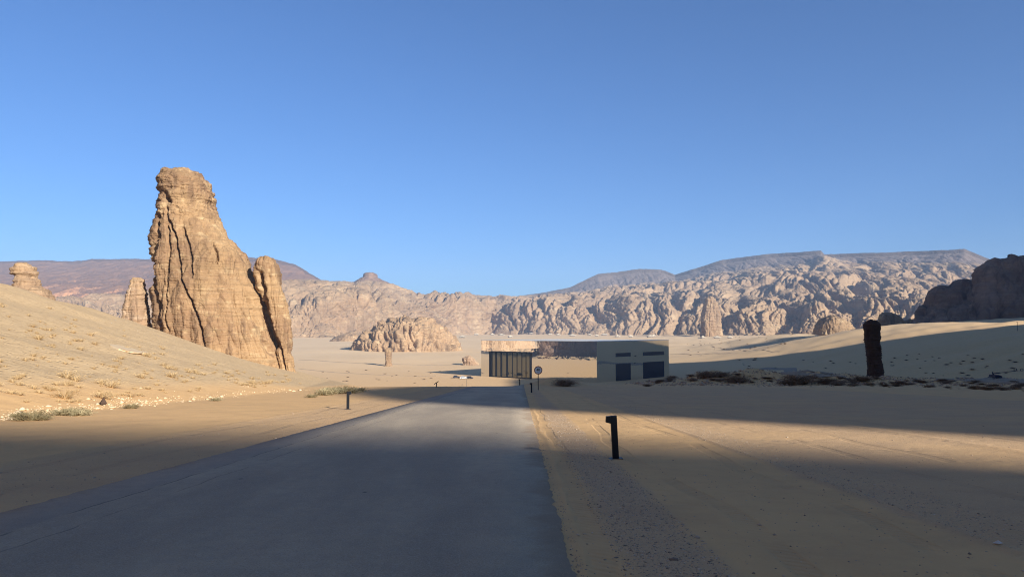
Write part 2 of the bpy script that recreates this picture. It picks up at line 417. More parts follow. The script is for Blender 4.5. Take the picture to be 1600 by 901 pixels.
def strip(name, pts, widths, mat, lift=0.03, n=None, cols=9, flatfn=None):
    """a road laid on the ground: centre line points, half widths"""
    pts = np.array(pts, float); out = []
    d = np.gradient(pts, axis=0); d /= np.linalg.norm(d, axis=1)[:, None]; nr = np.stack([d[:, 1], -d[:, 0]], -1)
    u = np.linspace(-1, 1, cols)
    P = pts[:, None, :] + nr[:, None, :] * (u[None, :, None] * np.asarray(widths)[:, None, None])
    Z = ground(P[..., 0], P[..., 1]) + lift
    P = np.concatenate([P, Z[..., None]], -1)
    # let the edges sink into the sand
    e0 = P[:, :1].copy(); e0[..., :2] -= nr[:, None, :] * 0.15; e0[..., 2] -= 0.2
    e1 = P[:, -1:].copy(); e1[..., :2] += nr[:, None, :] * 0.15; e1[..., 2] -= 0.2
    P = np.concatenate([e0, P, e1], 1)
    me = grid_mesh(name, P, flip=False)
    o = link(name, me, mat); return o
ys = np.concatenate([np.linspace(-30, 3, 60), np.linspace(3.1, 25, 420), np.linspace(25.1, 100, 420), np.linspace(101, 235, 90)])
xc = -2.85 + TILT * ys + np.where(ys > 90, (ys - 90) ** 2 * 0.0012, 0)
road = strip('road', np.stack([xc, ys], -1), np.full(len(ys), 3.27) + 0.05 * fbm(ys / 1.3, 0 * ys, 1.0, 4) + 0.07 * fbm(ys / 0.3, 0 * ys, 4.0, 4), M['road'], 0.02)
tag(road, kind='structure')
def poly_road(name, pix, hw, lift=0.12, n=220):
    p = np.array([hit(*q)[:2] for q in pix]); t = np.linspace(0, 1, len(p)); tt = np.linspace(0, 1, n)
    q = np.stack([smooth_interp(tt, t, p[:, 0]), smooth_interp(tt, t, p[:, 1])], -1)
    k = np.ones(9) / 9; q2 = q.copy()
    for a in range(2): q2[4:-4, a] = np.convolve(q[:, a], k, 'valid')
    return tag(strip(name, q2, np.full(n, hw), M['road'], lift, cols=5), kind='structure')
poly_road('valley_road', [(1190, 575), (1235, 576), (1262, 580), (1290, 590)], 4.0)
poly_road('valley_track', [(1490, 592), (1560, 594), (1640, 597)], 5.0)

M['track'] = plain('track_sand', (0.40, 0.27, 0.16), 0.95, 0, 0.2, 0.3)
def track(pix, hw):
    p = np.array([hit(*q)[:2] for q in pix]); t = np.linspace(0, 1, len(p)); tt = np.linspace(0, 1, 260)
    q2 = np.stack([np.interp(tt, t, p[:, 0]), np.interp(tt, t, p[:, 1])], -1); k = np.ones(13) / 13; q3 = q2.copy()
    for a in range(2): q3[6:-6, a] = np.convolve(q2[:, a], k, 'valid')
    tag(strip('track', q3, hw * (1 + 0.3 * fbm(tt * 40, 0 * tt, hw, 3)), M['track'], 0.10, cols=4), kind='structure')
track([(1165, 528.5), (1140, 533), (1118, 537), (1110, 539.5), (1122, 543), (1140, 546), (1165, 548.5), (1220, 549)], 1.2)
track([(468, 562), (520, 565), (580, 568), (640, 569.5), (690, 570.5), (750, 571)], 1.8)
track([(468, 576), (530, 582), (600, 586), (680, 588)], 1.0)
track([(1046, 553), (1090, 553), (1150, 551.5)], 2.2)

# ------------------------------------------------------------------ mountain ranges
def range_mesh(name, px0, px1, ncol, st, seg, amps, mat, dark_at=None, seed=0.0, back=900, warp=1.0, pale=0.0, cap=None):
    """st: list of stations [(px...),(d...),(y...)]; seg: rows per segment; amps: relief per station; dark_at: (station value, softness)"""
    px = np.linspace(px0, px1, ncol)
    D = []; Zs = []
    for (pxs, ds, ysn) in st:
        d = smooth_interp(px, pxs, ds); yy = interp(px, pxs if len(ysn) == len(pxs) else np.linspace(px0, px1, len(ysn)), ysn)
        X = (px - 800) / F; Y = (450.5 - yy) / F
        dy = math.cos(PITCH) - Y * math.sin(PITCH); dz = math.sin(PITCH) + Y * math.cos(PITCH)
        D.append(d); Zs.append(EYE + dz / dy * d)
    D = np.array(D); Zs = np.array(Zs)
    # skirt below the foot and a flat top behind
    D = np.concatenate([D[:1] - 60, D, D[-1:] + back]); Zs = np.concatenate([Zs[:1] - 25, Zs, Zs[-1:] - 30])
    amps = [0] + list(amps) + [amps[-1]]; seg = [12] + list(seg) + [30]
    s = np.concatenate([np.linspace(i, i + 1, seg[i], endpoint=False) for i in range(len(seg))] + [[len(seg)]])
    i0 = np.clip(s.astype(int), 0, len(seg) - 1); t = (s - i0)[:, None]
    d = D[i0] * (1 - t) + D[i0 + 1] * t; z = Zs[i0] * (1 - t) + Zs[i0 + 1] * t
    ker = np.ones(7) / 7
    x = (px - 800)[None, :] / F * d
    P = np.stack([x, d, z], -1)
    N = grid_normals(P); N *= np.sign(-(N[..., 1:2]) + N[..., 2:3] * 0.7 + 1e-6)
    A = interp(s, np.arange(len(amps)), amps)[:, None]
    wx = fbm(x / 260, d / 260, z / 200 + seed, 3) * 90 * warp; wy = fbm(x / 260 + 9, d / 260, z / 200 + seed, 3) * 90 * warp
    # a slanted jointing direction stretches the domes down slope
    u = (x + wx) * 0.86 - (d + wy) * 0.25; v = (x + wx) * 0.25 + (d + wy) * 0.86
    cl = np.clip(1 - np.abs(s - 1.6) / 1.0, 0, 1)[:, None]
    h = (1 - 0.45 * cl) * billow(u / 125, v / 400, z / 200 + seed, 1) * 44 + billow(u / 55, v / 190, z / 140 + seed, 2) * 33 \
        + billow(u / 22, v / 60, z / 60 + seed, 2) * 12 + billow(x / 8, d / 11, z / 9 + seed, 2) * 4.0
    strat = np.abs(perlin(x / 400, d / 400, z / 9 + seed)) * 5 + perlin(x / 900, d / 900, z / 24 + seed) * 5
    h = h + (billow(x / 13, d / 13, z / 90 + seed + 6, 2) * 9) * cl
    gm = (A < 0.45) & (s[:, None] > 1.2)
    gl = (billow((x + wx * .3) / 34, d / 260, seed + 8, 3) * 5.0 + fbm(x / 12, d / 30, seed, 2) * 1.5) * gm * np.clip(A / 0.12, 0.15, 1)
    P = P + N * ((h + strat) * A + gl)[..., None]
    P[..., 2] += fbm(x / 60, d / 60, seed + 4, 2) * 6 * np.clip(A, 0, 0.4)
    me = grid_mesh(name, P, flip=False)
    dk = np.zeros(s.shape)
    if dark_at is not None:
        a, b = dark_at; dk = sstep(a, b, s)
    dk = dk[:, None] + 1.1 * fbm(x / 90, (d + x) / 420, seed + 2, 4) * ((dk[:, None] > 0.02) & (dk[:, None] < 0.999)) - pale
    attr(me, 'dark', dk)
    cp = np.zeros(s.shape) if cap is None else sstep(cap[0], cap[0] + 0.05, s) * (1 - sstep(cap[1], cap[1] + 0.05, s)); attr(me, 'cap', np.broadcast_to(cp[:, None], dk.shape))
    o = link(name, me, mat); tag(o, kind='structure'); return o

# right-hand mesa
R_ = [780, 850, 890, 935, 965, 1000, 1035, 1055, 1085, 1130, 1200, 1285, 1290, 1400, 1510, 1540, 1565, 1700, 1900, 2300]
Rd = [3300, 3300, 3300, 3300, 3300, 3250, 3200, 3150, 3050, 2950, 2800, 2600, 2620, 2450, 2300, 2300, 2300, 2300, 2300, 2300]
rim = [467, 457, 449, 428, 425, 420, 421, 429, 420, 406, 397, 391.5, 397, 394, 389, 401, 412, 425, 430, 440]
foot = ([760, 900, 1000, 1100, 1300, 1430, 1600, 2300], [2350, 2080, 1850, 1640, 1350, 1200, 1150, 1150], [520, 522, 524, 526, 528, 525, 525, 525])
ctop = ([760, 820, 870, 900, 930, 1000, 1050, 1100, 1200, 1300, 1430, 1600, 2300], [2440, 2280, 2200, 2150, 2100, 1930, 1830, 1720, 1540, 1410, 1270, 1220, 1220],
        [488, 480, 476, 470, 484, 474, 480, 476, 488, 486, 484, 485, 485])
mid = ([760, 850, 950, 1100, 1200, 1300, 1430, 1600, 2300], [2700, 2600, 2500, 2250, 2100, 1950, 1820, 1750, 1750], [474, 468, 458, 444, 436, 436, 440, 445, 450])
tal = ([760, 850, 900, 950, 1000, 1060, 1130, 1200, 1260, 1290, 1330, 1400, 1500, 1560, 2300], [3180, 3180, 3160, 3120, 3050, 2900, 2780, 2620, 2480, 2420, 2420, 2270, 2120, 2150, 2150],
       [471, 462, 460, 450, 446, 440, 426, 419, 412, 401, 412, 411, 412, 416, 440])
rb = (R_, [v - 14 for v in Rd], [v + e for v, e in zip(rim, [1, 2, 3, 5, 5, 6, 5, 4, 5, 6, 6, 6, 5, 6, 6, 6, 4, 3, 3, 3])])
rt = (R_, Rd, rim)
def turn(st):      # swing the front of the range so that it faces the valley more squarely
    return (st[0], [d + float(np.interp(p, [760, 900, 1100, 1300, 1430, 1600], [-180, -70, 180, 300, 350, 330])) for p, d in zip(st[0], st[1])], st[2])
foot, ctop, mid, tal, rb, rt = [turn(q) for q in (foot, ctop, mid, tal, rb, rt)]
range_mesh('mesa', 745, 2300, 1500, [foot, ctop, mid, tal, rb, rt], [120, 150, 170, 50, 16], [0.5, 0.85, 0.66, 0.22, 0.05, 0.03], M['range'], (3.8, 4.35), seed=1.7, cap=(5.0, 6.0))

# middle pink cliffs
cf = ([-200, 60, 240, 440, 470, 560, 640, 700, 800, 900], [1500, 1500, 1450, 1450, 1480, 1560, 1800, 2000, 2250, 2400], [520, 520, 522, 528, 528, 526, 521, 520, 521, 521])
cc = ([-200, 60, 130, 160, 190, 240, 440, 500, 560, 640, 700, 760, 800, 900], [1560, 1560, 1550, 1540, 1540, 1540, 1540, 1560, 1650, 1900, 2080, 2200, 2330, 2500],
      [482, 480, 486, 478, 486, 475, 492, 478, 470, 476, 470, 473, 478, 478])
cm = ([-200, 60, 240, 440, 500, 560, 640, 700, 760, 800, 900], [1700, 1700, 1700, 1760, 1850, 2000, 2150, 2250, 2350, 2480, 2650], [476, 474, 470, 452, 452, 450, 466, 466, 467, 470, 472])
ct = ([-200, 60, 240, 440, 470, 500, 535, 553, 566, 570, 588, 594, 606, 625, 650, 700, 745, 780, 900], [1850, 1850, 1850, 2200, 2200, 2250, 2300, 2320, 2300, 2300, 2300, 2300, 2350, 2380, 2400, 2450, 2500, 2600, 2800],
      [480, 480, 474, 440, 436, 438, 441, 441, 439, 437, 437, 439, 442, 448, 461, 461.5, 461, 466, 472])
range_mesh('cliff_range', -200, 900, 1150, [cf, cc, cm, ct], [130, 110, 130], [0.6, 0.95, 0.75, 0.10], M['range'], (3.93, 4.05), seed=6.2, back=500, pale=0.35)

# left dark mesa
lf = ([-500, 0, 200, 400, 560], [1900, 1900, 1900, 1950, 2100], [515, 515, 515, 515, 515])
l1 = ([-500, 0, 100, 200, 300, 460, 560], [2200, 2200, 2200, 2200, 2250, 2400, 2500], [474, 472, 470, 468, 468, 470, 480])
l2 = ([-500, 0, 200, 400, 460, 560], [2800, 2800, 2800, 2900, 2950, 3000], [440, 438, 436, 430, 440, 458])
l3 = ([-500, 0, 60, 110, 140, 230, 385, 430, 460, 500, 560], [3500, 3500, 3500, 3500, 3450, 3400, 3350, 3300, 3250, 3150, 3100], [412, 411, 410, 412, 409, 409, 408, 410, 418, 440, 452])
l4 = ([-500, 0, 60, 110, 140, 230, 385, 430, 460, 500, 560], [3560, 3560, 3560, 3560, 3500, 3450, 3400, 3350, 3300, 3200, 3150], [409, 408, 406.5, 408.5, 405, 404.5, 401.5, 405, 413, 437, 452])
range_mesh('dark_mesa', -500, 560, 700, [lf, l1, l2, l3, l4], [50, 80, 100, 12], [0.35, 0.6, 0.36, 0.14, 0.05], M['mesa'], (1.3, 3.0), seed=12.3, back=1200, cap=(4.0, 5.0))

# dark cliff on the right edge (in the shade of the canyon wall)
df = ([1405, 1430, 1600, 1800, 2400], [690, 680, 640, 640, 640], [530, 526, 518, 515, 515])
dc = ([1405, 1428, 1436, 1442, 1456, 1470, 1478, 1484, 1500, 1510, 1520, 1532, 1540, 1552, 1588, 1600, 1700, 2400],
      [720, 715, 712, 710, 708, 705, 705, 704, 700, 698, 695, 690, 686, 684, 680, 680, 680, 680],
      [528, 516, 492, 480, 463, 458, 460, 468, 452, 452, 456, 444, 428, 421, 416, 410, 380, 370])
dt = ([1405, 1428, 1436, 1442, 1456, 1470, 1478, 1484, 1500, 1510, 1520, 1532, 1540, 1552, 1588, 1592, 1600, 1700, 2400],
      [745, 740, 735, 735, 733, 730, 730, 728, 725, 722, 720, 715, 710, 705, 702, 702, 702, 710, 720],
      [529, 514, 489, 477, 460, 456, 458, 465, 447, 446, 452, 440, 424, 417, 412, 404, 400, 360, 350])
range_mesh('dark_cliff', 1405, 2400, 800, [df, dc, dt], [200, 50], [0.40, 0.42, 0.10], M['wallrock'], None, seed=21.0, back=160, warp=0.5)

# ------------------------------------------------------------------ canyon wall behind and right of the camera (casts the long shadows)
SX, SY = -math.sin(SUN_AZ), math.cos(SUN_AZ); UX, UY = math.cos(SUN_AZ), math.sin(SUN_AZ)
TE = math.tan(SUN_EL)
def make_wall():
    #       u      where the ridge's shadow ends (v)
    tab = [(-500, 60), (-120, 40), (-20, 32), (2, 29), (7, 22), (12, 17), (14.2, 13), (16.0, 9), (17.2, -8), (18.4, -40), (20, -50), (21.6, -20), (22.4, 34), (24, 42), (28, 55), (33, 66),
           (60, 90), (110, 150), (163, 205), (240, 290)]
    tab += [(300, 360), (340, 400), (420, 420), (500, 440), (540, 455), (547, 440), (552, 330), (560, 272), (575, 236), (600, 205), (625, 150), (645, 60), (670, 120), (700, 420), (760, 440), (860, 430), (1100, 470)]
    us = np.array([t[0] for t in tab]); ve = np.array([t[1] for t in tab])
    u = np.unique(np.concatenate([np.linspace(-500, -20, 200), np.linspace(-20, 60, 700), np.linspace(60, 520, 300), np.linspace(520, 600, 260), np.linspace(600, 1100, 260)]))
    v_end = interp(u, us, ve)
    VW = interp(u, [-500, 17.4, 18.6, 1100], [-470, -470, -300, -300])
    gxx = u * UX + v_end * SX; gyy = u * UY + v_end * SY
    zg = ground(gxx, gyy)
    zg = np.where(u > 530, interp(u, [530, 560, 640, 800], [-20, -15, 0, 5]), zg)
    
    ridge = zg + (v_end - VW) * TE
    ridge = ridge + fbm(u / 9, 0 * u, 2, 4) * 0.5 + fbm(u / 45, 0 * u, 7, 4) * 5 * sstep(40, 120, u)
    s = np.concatenate([np.linspace(0, 1, 90), np.linspace(1, 1.3, 8)[1:], np.linspace(1.3, 2.3, 14)[1:]])
    S, U = np.meshgrid(s, u, indexing='ij'); Rg = np.broadcast_to(ridge, S.shape)
    gb = ground(u * UX + (VW + 40) * SX, u * UY + (VW + 40) * SY) - 6
    V = np.where(S <= 1, VW + 38 * (1 - S) ** 1.2, VW - (S - 1) * 110)
    Z = np.where(S <= 1, gb + (Rg - gb) * np.clip(S, 0, 1), np.where(S < 1.3, Rg - (S - 1) * 20, Rg - 6 - (S - 1.3) * 130))
    X = U * UX + V * SX; Y = U * UY + V * SY
    am = np.sin(np.clip(S, 0, 1) * math.pi) ** 0.5
    dv = (billow(X / 45, Y / 45, Z / 130, 3) * 16 + fbm(X / 9, Y / 9, Z / 6, 4) * 2.5) * am
    X = X + dv * SX; Y = Y + dv * SY
    me = grid_mesh('canyon_wall', np.stack([X, Y, Z], -1))
    tag(link('canyon_wall', me, M['backrock']), kind='structure')
make_wall()
def side_wall(name, pts, h, seed, out, back=60, drop=0.25, mat='backrock'):
    # a long rock wall following a line on the plan; out = +1/-1 side the face looks to
    p = np.array(pts, float); n = 420; t = np.linspace(0, 1, len(p)); tt = np.linspace(0, 1, n)
    q = np.stack([smooth_interp(tt, t, p[:, 0]), smooth_interp(tt, t, p[:, 1])], -1)
    d = np.gradient(q, axis=0); d /= np.linalg.norm(d, axis=1)[:, None]; nr = np.stack([d[:, 1], -d[:, 0]], -1) * out
    s = np.concatenate([np.linspace(0, 1, 110), [1.15, 1.5, 2.0, 2.6]])
    hh = interp(tt, t, h) * (1 + 0.10 * fbm(tt * 14, 0 * tt, seed, 4))
    off = np.where(s <= 1, -22 * s ** 1.3, -22 - (s - 1) * back)
    X = q[None, :, 0] + nr[None, :, 0] * off[:, None]; Y = q[None, :, 1] + nr[None, :, 1] * off[:, None]
    g0 = ground(q[:, 0], q[:, 1]) - 8
    Z = g0[None] + hh[None] * np.where(s <= 1, s, 1 - (s - 1) * drop)[:, None]
    am = np.sin(np.clip(s, 0, 1) * math.pi * 0.85 + 0.3)[:, None].clip(0)
    b = (billow(X / 40, Y / 40, Z / 110 + seed, 3) * 17 + fbm(X / 8, Y / 8, Z / 6 + seed, 4) * 2.4) * am
    X = X + nr[None, :, 0] * b; Y = Y + nr[None, :, 1] * b
    me = grid_mesh(name, np.stack([X, Y, Z], -1)); tag(link(name, me, M[mat]), kind='structure')
side_wall('bounce_cliff', [(-170, 60), (-135, 10), (-105, -40), (-75, -90), (-50, -120), (-40, -140)], [120, 180, 210, 190, 140, 60], 5.0, -1)  # unseen cliff added to cover blue sky and bounce warm light into the shade

side_wall('west_cliff', [(-420, 290), (-395, 350), (-392, 400), (-402, 440), (-425, 452)], [40, 42, 42, 40, 20], 8.0, 1, 14, 0.55, 'wallrock')  # darker rock colour deepens this cliff's shade in the mirror
side_wall('west_cliff', [(-690, 400), (-650, 440), (-630, 480), (-615, 540), (-620, 600), (-640, 660), (-670, 720)], [40, 70, 80, 80, 75, 70, 50], 11.0, 1)

# ------------------------------------------------------------------ free-standing rocks
def ring_rock(name, d, prof, mat, depth=0.8, nth=360, nz=260, power=0.75, flute=(1.2, 3.0), lump=(1.0, 8.0), fine=(0.25, 1.0), strata=0.35,
              cracks=(), seed=0.0, sink=3.0, yaw=0.0, bil=(0, 10), label=None, cat='rock', group=None, gd=None, squash=1.0, head=None):
    """outline table (y, x left, x right) in the photograph, read at distance d, turned into a closed solid standing on its own axis"""
    prof = sorted(prof)[::-1]                      # bottom first (large y)
    ysn = np.array([p[0] for p in prof], float)
    zz = np.array([at(800, y, d)[2] for y in ysn])
    xl = np.array([(p[1] - 800) / F * d for p in prof]); xr_ = np.array([(p[2] - 800) / F * d for p in prof])
    zz = np.concatenate([[zz[0] - sink], zz]); xl = np.concatenate([[xl[0]], xl]); xr_ = np.concatenate([[xr_[0]], xr_])
    t = np.linspace(0, 1, nz); z = zz[0] + (zz[-1] - zz[0]) * t
    a = np.interp(z, zz, (xr_ - xl) / 2); cx = np.interp(z, zz, (xr_ + xl) / 2)
    a0 = a.max(); kk = 1 + depth * a0 / d
    a = a * kk; a = a - np.minimum(1.5 * flute[0] * (d < 300), a * 0.25); cx = cx * (1 + ((0.45 + 0.5 * t) if d < 300 else 1.0) * depth * a0 / d); z = EYE + (z - EYE) * kk; a0 = a.max(); ax0 = depth * a0; kd = d
    th = np.linspace(0, 2 * math.pi, nth, endpoint=False)
    # closing rings on top
    cap = np.linspace(1, 0.02, 14)[1:]
    A = np.concatenate([a, a[-1] * cap]); CX = np.concatenate([cx, np.full(len(cap), cx[-1])])
    Z = np.concatenate([z, z[-1] + (1 - cap ** 2) * a[-1] * 0.25])
    B = depth * (0.45 * a0 + 0.55 * A)
    B[len(a):] = B[len(a) - 1] * cap
    c = np.cos(th)[None, :]; s_ = np.sin(th)[None, :]
    cp = np.sign(c) * np.abs(c) ** power; sp = np.sign(s_) * np.abs(s_) ** power
    X = CX[:, None] + A[:, None] * cp; Y = d + depth * a0 + B[:, None] * sp * squash; Zg = np.broadcast_to(Z[:, None], X.shape).copy()
    if yaw:
        x0 = X - CX[:, None]; y0 = Y - (d + depth * a0)
        X = CX[:, None] + x0 * math.cos(yaw) - y0 * math.sin(yaw); Y = d + depth * a0 + x0 * math.sin(yaw) + y0 * math.cos(yaw)
    P = np.stack([X, Y, Zg], -1)
    N = grid_normals(np.concatenate([P[:, -1:], P, P[:, :1]], 1))[:, 1:-1]
    out = P - np.stack([np.broadcast_to(CX[:, None], X.shape), np.full(X.shape, d + depth * a0), Zg], -1)
    sg = np.sign((N * out).sum(-1, keepdims=True)); sg[sg == 0] = 1; N = N * sg
    ax, lx = flute; al, ll = lump; af, lf_ = fine
    q = seed
    hm = 0.0
    if head: hm = sstep(at(800, head + 25, d)[2], at(800, head - 20, d)[2], Zg)
    wob = fbm(X / (ll * 2), Y / (ll * 2), Zg / (ll * 2) + q, 2) * ll * 0.5
    h = fbm((X + wob) / ll, (Y + wob) / ll, Zg / (ll * 1.4) + q, 4) * al
    h = h + billow((X + wob * .6) / lx, (Y + wob * .6) / lx, Zg / (lx * 5) + q, 2) * ax * (1 - 0.75 * hm)
    if head: h = h + hm * (billow(X / 4.5, Y / 4.5, Zg / 2.2 + q, 3) * 0.7 + np.round(perlin(X / 14, Y / 14, Zg / 1.5 + q) * 2.5) / 2.5 * 0.55)
    if bil[0]: h = h + billow((X + wob) / bil[1], (Y + wob) / bil[1], Zg / (bil[1] * 1.5) + q + 3, 2) * bil[0]
    h = h + ax * 0.25 + fbm(X / lf_, Y / lf_, Zg / lf_ + q, 4) * af
    bs = lx * 1.7; h = h + np.round(perlin((X + wob) / bs, (Y + wob) / bs, Zg / (bs * 1.5) + q + 9) * 3.2) / 3.2 * ax * 0.42 + np.round(perlin((X + wob) / bs * 2.3, (Y + wob) / bs * 2.3, Zg / (bs * .5) + q + 5) * 3) / 3 * ax * 0.13
    zs = Zg + fbm(X / 12, Y / 12, q, 2) * 0.8
    ln = strata * 3
    h = h + (np.abs(perlin(X / 60, Y / 60, zs / ln + q)) * 2 - 0.5) * strata + np.round(fbm(X / 9, Y / 9, zs / (ln * 2.2) + q, 3) * 3) / 3 * strata * 1.3
    # joints
    pxv = 800 + F * X / np.maximum(Y, 1)
    pyv = np.interp(Zg, [at(800, 700, d)[2], at(800, 200, d)[2]], [700, 200])
    front = (N[..., 1] < 0.35)
    for (line, wpx, dep) in cracks:
        line = sorted(line); ly = np.array([p[0] for p in line], float); lx_ = np.array([p[1] for p in line], float)
        cxp = np.interp(pyv, ly, lx_) + fbm(pyv / 9, 0 * pyv, q + len(line), 3) * 3.0
        fade = sstep(ly[0] - 3, ly[0] + 8, pyv) * (1 - sstep(ly[-1] - 8, ly[-1] + 3, pyv))
        h = h - dep * np.exp(-np.abs((pxv - cxp) / wpx) ** 2.5) * fade * front
    P = P + N * h[..., None]
    me = grid_mesh(name, P, wrap=True, flip=True)
    # close the very top
    o = link(name, me, mat)
    cm_ = Vector((float(np.mean(cx)), float(d + depth * a0), float(z[0])))
    me.transform(Matrix.Translation(-cm_)); o.location = cm_
    tag(o, label, cat, group)
    return o

ring_rock('shade_massif', 160, [(-85, -1180, -900), (0, -1330, -800), (100, -1420, -720), (300, -1460, -660), (600, -1480, -620)], M['tower'], depth=0.8, nth=260, nz=160, flute=(4, 12), lump=(7, 40), fine=(1.2, 5), strata=0.6, seed=77.0, sink=20,  # unseen massif added to throw shade on the cliff the mirror reflects
      label='huge unseen sandstone massif added on the left to shade the west cliff')
ring_rock('rock_tower', 166, [(269, 272, 294), (272, 252, 304), (276, 245, 311), (281, 242, 317), (290, 238, 322), (300, 241, 326), (310, 240, 327), (316, 239, 326), (326, 238, 329), (340, 236, 335), (355, 232, 341), (372, 228, 352),
      (384, 229, 366), (396, 229, 380), (410, 230, 386), (430, 231, 392), (450, 232, 402), (480, 233, 411), (510, 234, 422), (540, 236, 431), (570, 240, 437), (590, 243, 443)],
      M['tower'], depth=0.72, nth=760, nz=560, power=0.8, flute=(0.9, 4.2), lump=(1.7, 11), fine=(0.32, 1.5), strata=0.13, seed=3.3, sink=5, head=338,
      cracks=[([(345, 262), (372, 272), (400, 276), (440, 284), (470, 297), (505, 312), (545, 322)], 1.8, 2.4), ([(318, 256), (350, 259), (385, 262), (430, 264)], 2.2, 1.4),
              ([(330, 243), (370, 245), (420, 243), (460, 246), (525, 253)], 2.4, 2.6), ([(292, 246), (300, 252), (318, 258)], 6, 1.6), ([(355, 283), (378, 290), (402, 297), (440, 300)], 1.8, 1.6),
              ([(378, 330), (395, 336), (415, 339)], 1.6, 1.2), ([(460, 385), (500, 398), (560, 425)], 3, 1.0), ([(420, 262), (470, 262), (520, 262)], 1.5, 1.1), ([(365, 240), (400, 238), (450, 239)], 3.0, 1.3)],
      label='tall orange sandstone tower with a knobbly head and deep vertical cracks')
ring_rock('rock_pillar', 171, [(403, 405, 428), (408, 400, 433), (416, 396, 437), (428, 395, 440), (442, 398, 443), (462, 403, 448), (490, 411, 452), (520, 420, 456), (550, 429, 460), (580, 437, 464), (596, 440, 466)],
      M['tower'], depth=0.95, nth=360, nz=420, power=0.8, flute=(0.5, 2.6), lump=(0.9, 6), fine=(0.3, 1.3), strata=0.12, seed=8.1, sink=4,
      cracks=[([(425, 403), (450, 409), (475, 413), (510, 421), (550, 434)], 4.0, 2.4), ([(530, 434), (560, 441), (585, 446)], 2.2, 2.2)],
      label='slender leaning sandstone pillar standing against the right side of the big tower')
ring_rock('rock_slab', 172, [(436, 208, 222), (440, 203, 226), (450, 199, 229), (462, 195, 232), (480, 191, 235), (500, 191, 237), (525, 192, 238), (540, 192, 238)],
      M['slab'], depth=0.8, nth=260, nz=260, power=0.75, flute=(0.5, 3.0), lump=(0.7, 6), fine=(0.22, 1.0), strata=0.25, seed=14.0, sink=3,
      cracks=[([(438, 216), (450, 221), (462, 224)], 1.2, 0.6)], label='rounded pale yellow sandstone slab left of the big tower')
ring_rock('rock_outcrop', 116, [(415, 25, 42), (418, 20, 47), (424, 16, 50), (428, 17, 52), (431, 20, 52), (433, 20, 50), (437, 19, 53), (441, 19, 56), (446, 17, 56), (454, 12, 64), (462, 6, 74)],
      M['slab'], depth=0.8, nth=220, nz=160, power=0.8, flute=(0.15, 1.5), lump=(0.4, 3), fine=(0.16, 0.7), strata=0.22, seed=19.0, sink=2,
      label='small layered rock knob on the crest of the sand slope at far left')
ring_rock('rock_dome', 915, [(501, 618, 640), (503, 610, 655), (507, 598, 668), (513, 590, 682), (520, 577, 692), (530, 568, 700), (540, 562, 708), (550, 558, 716), (558, 556, 722), (564, 555, 728)],
      M['dome'], depth=0.75, nth=620, nz=200, power=0.85, flute=(7.5, 15), lump=(6, 45), fine=(1.6, 6), strata=0.7, seed=23.5, sink=8, bil=(10, 34),
      label='big rounded brown rock dome with fluted skirts on the valley floor')
ring_rock('rock_dome', 1280, [(521, 545, 556), (524, 534, 568), (530, 522, 580), (536, 514, 590), (541, 510, 596)],
      M['dome'], depth=0.8, nth=260, nz=60, power=0.9, flute=(2, 18), lump=(4, 40), fine=(1, 6), strata=0.8, seed=29.5, sink=8,
      label='low smooth tan rock dome behind the left foot of the big fluted dome')
ring_rock('butte', 2230, [(428, 569, 587), (429.5, 568, 588), (433.5, 568, 588.5), (435, 565, 591), (440, 556, 601), (447, 545, 620), (456, 530, 640)],
      M['wallrock'], depth=0.7, nth=160, nz=60, power=0.9, flute=(2, 16), lump=(4, 40), fine=(1.2, 6), strata=0.5, seed=61.5, sink=10,
      label='small flat-topped dark butte on the skyline of the pink cliffs', cat='butte')
ring_rock('rock_column', 660, [(544, 604, 611), (548, 602.5, 612.5), (560, 603, 612), (567, 602.5, 613), (574, 602, 614)],
      M['dome'], depth=0.9, nth=120, nz=120, power=0.9, flute=(0.3, 3), lump=(0.9, 6), fine=(0.3, 1.6), strata=0.3, seed=31.5, sink=3,
      label='thin upright sandstone column standing on the sand in front of the big fluted dome')
ring_rock('boulder', 676, [(557, 727, 735), (559, 723, 740), (564, 723, 744), (567, 726, 746), (570, 724, 748), (574, 722, 749)],
      M['slab'], depth=0.8, nth=160, nz=80, power=0.8, flute=(0.6, 3), lump=(1.5, 6), fine=(0.5, 1.8), strata=0.3, seed=37.5, sink=3, cat='boulder',
      label='squat yellow boulder on the sand just left of the mirrored building')
ring_rock('rock_spire', 1600, [(464, 1106, 1112), (468, 1102, 1117), (480, 1099, 1122), (500, 1096, 1125), (515, 1096, 1126), (530, 1094, 1128)],
      M['range'], depth=0.8, nth=200, nz=200, power=0.8, flute=(2, 12), lump=(4, 25), fine=(1.5, 5), strata=0.8, seed=41.5, sink=10,
      label='bright upright rock spire at the foot of the right-hand cliffs')
for dd, pr, lb, sd in (
    (1090, [(496, 1292, 1308), (500, 1284, 1316), (508, 1278, 1324), (518, 1275, 1332), (532, 1273, 1338)], 'broad grey rock dome behind the sand rise left of the dark pillar', 45),
    (800, [(490, 1382, 1396), (493, 1378, 1402), (500, 1377, 1406), (508, 1376, 1407), (522, 1374, 1410)], 'knobbly orange rock with a hollow just right of the dark pillar', 47.7),
    (790, [(500, 1412, 1420), (504, 1405, 1425), (509, 1402, 1427), (520, 1400, 1430)], 'orange boulder between the hollowed rock and the dark cliff', 51.2),
    (785, [(501, 1436, 1441), (505, 1433, 1444), (510, 1432, 1446), (520, 1430, 1448)], 'smallest orange boulder at the foot of the dark cliff', 53.9)):
    ring_rock('rock_outcrop', dd, pr, M['range'] if dd > 1000 else M['dome'], depth=0.85, nth=240, nz=110, power=0.8, flute=(2.0, 9), lump=(4, 16), fine=(1.1, 4), strata=0.5, seed=sd, sink=12, label=lb)
pb = hit(1363, 587)
print('pillar', pb)
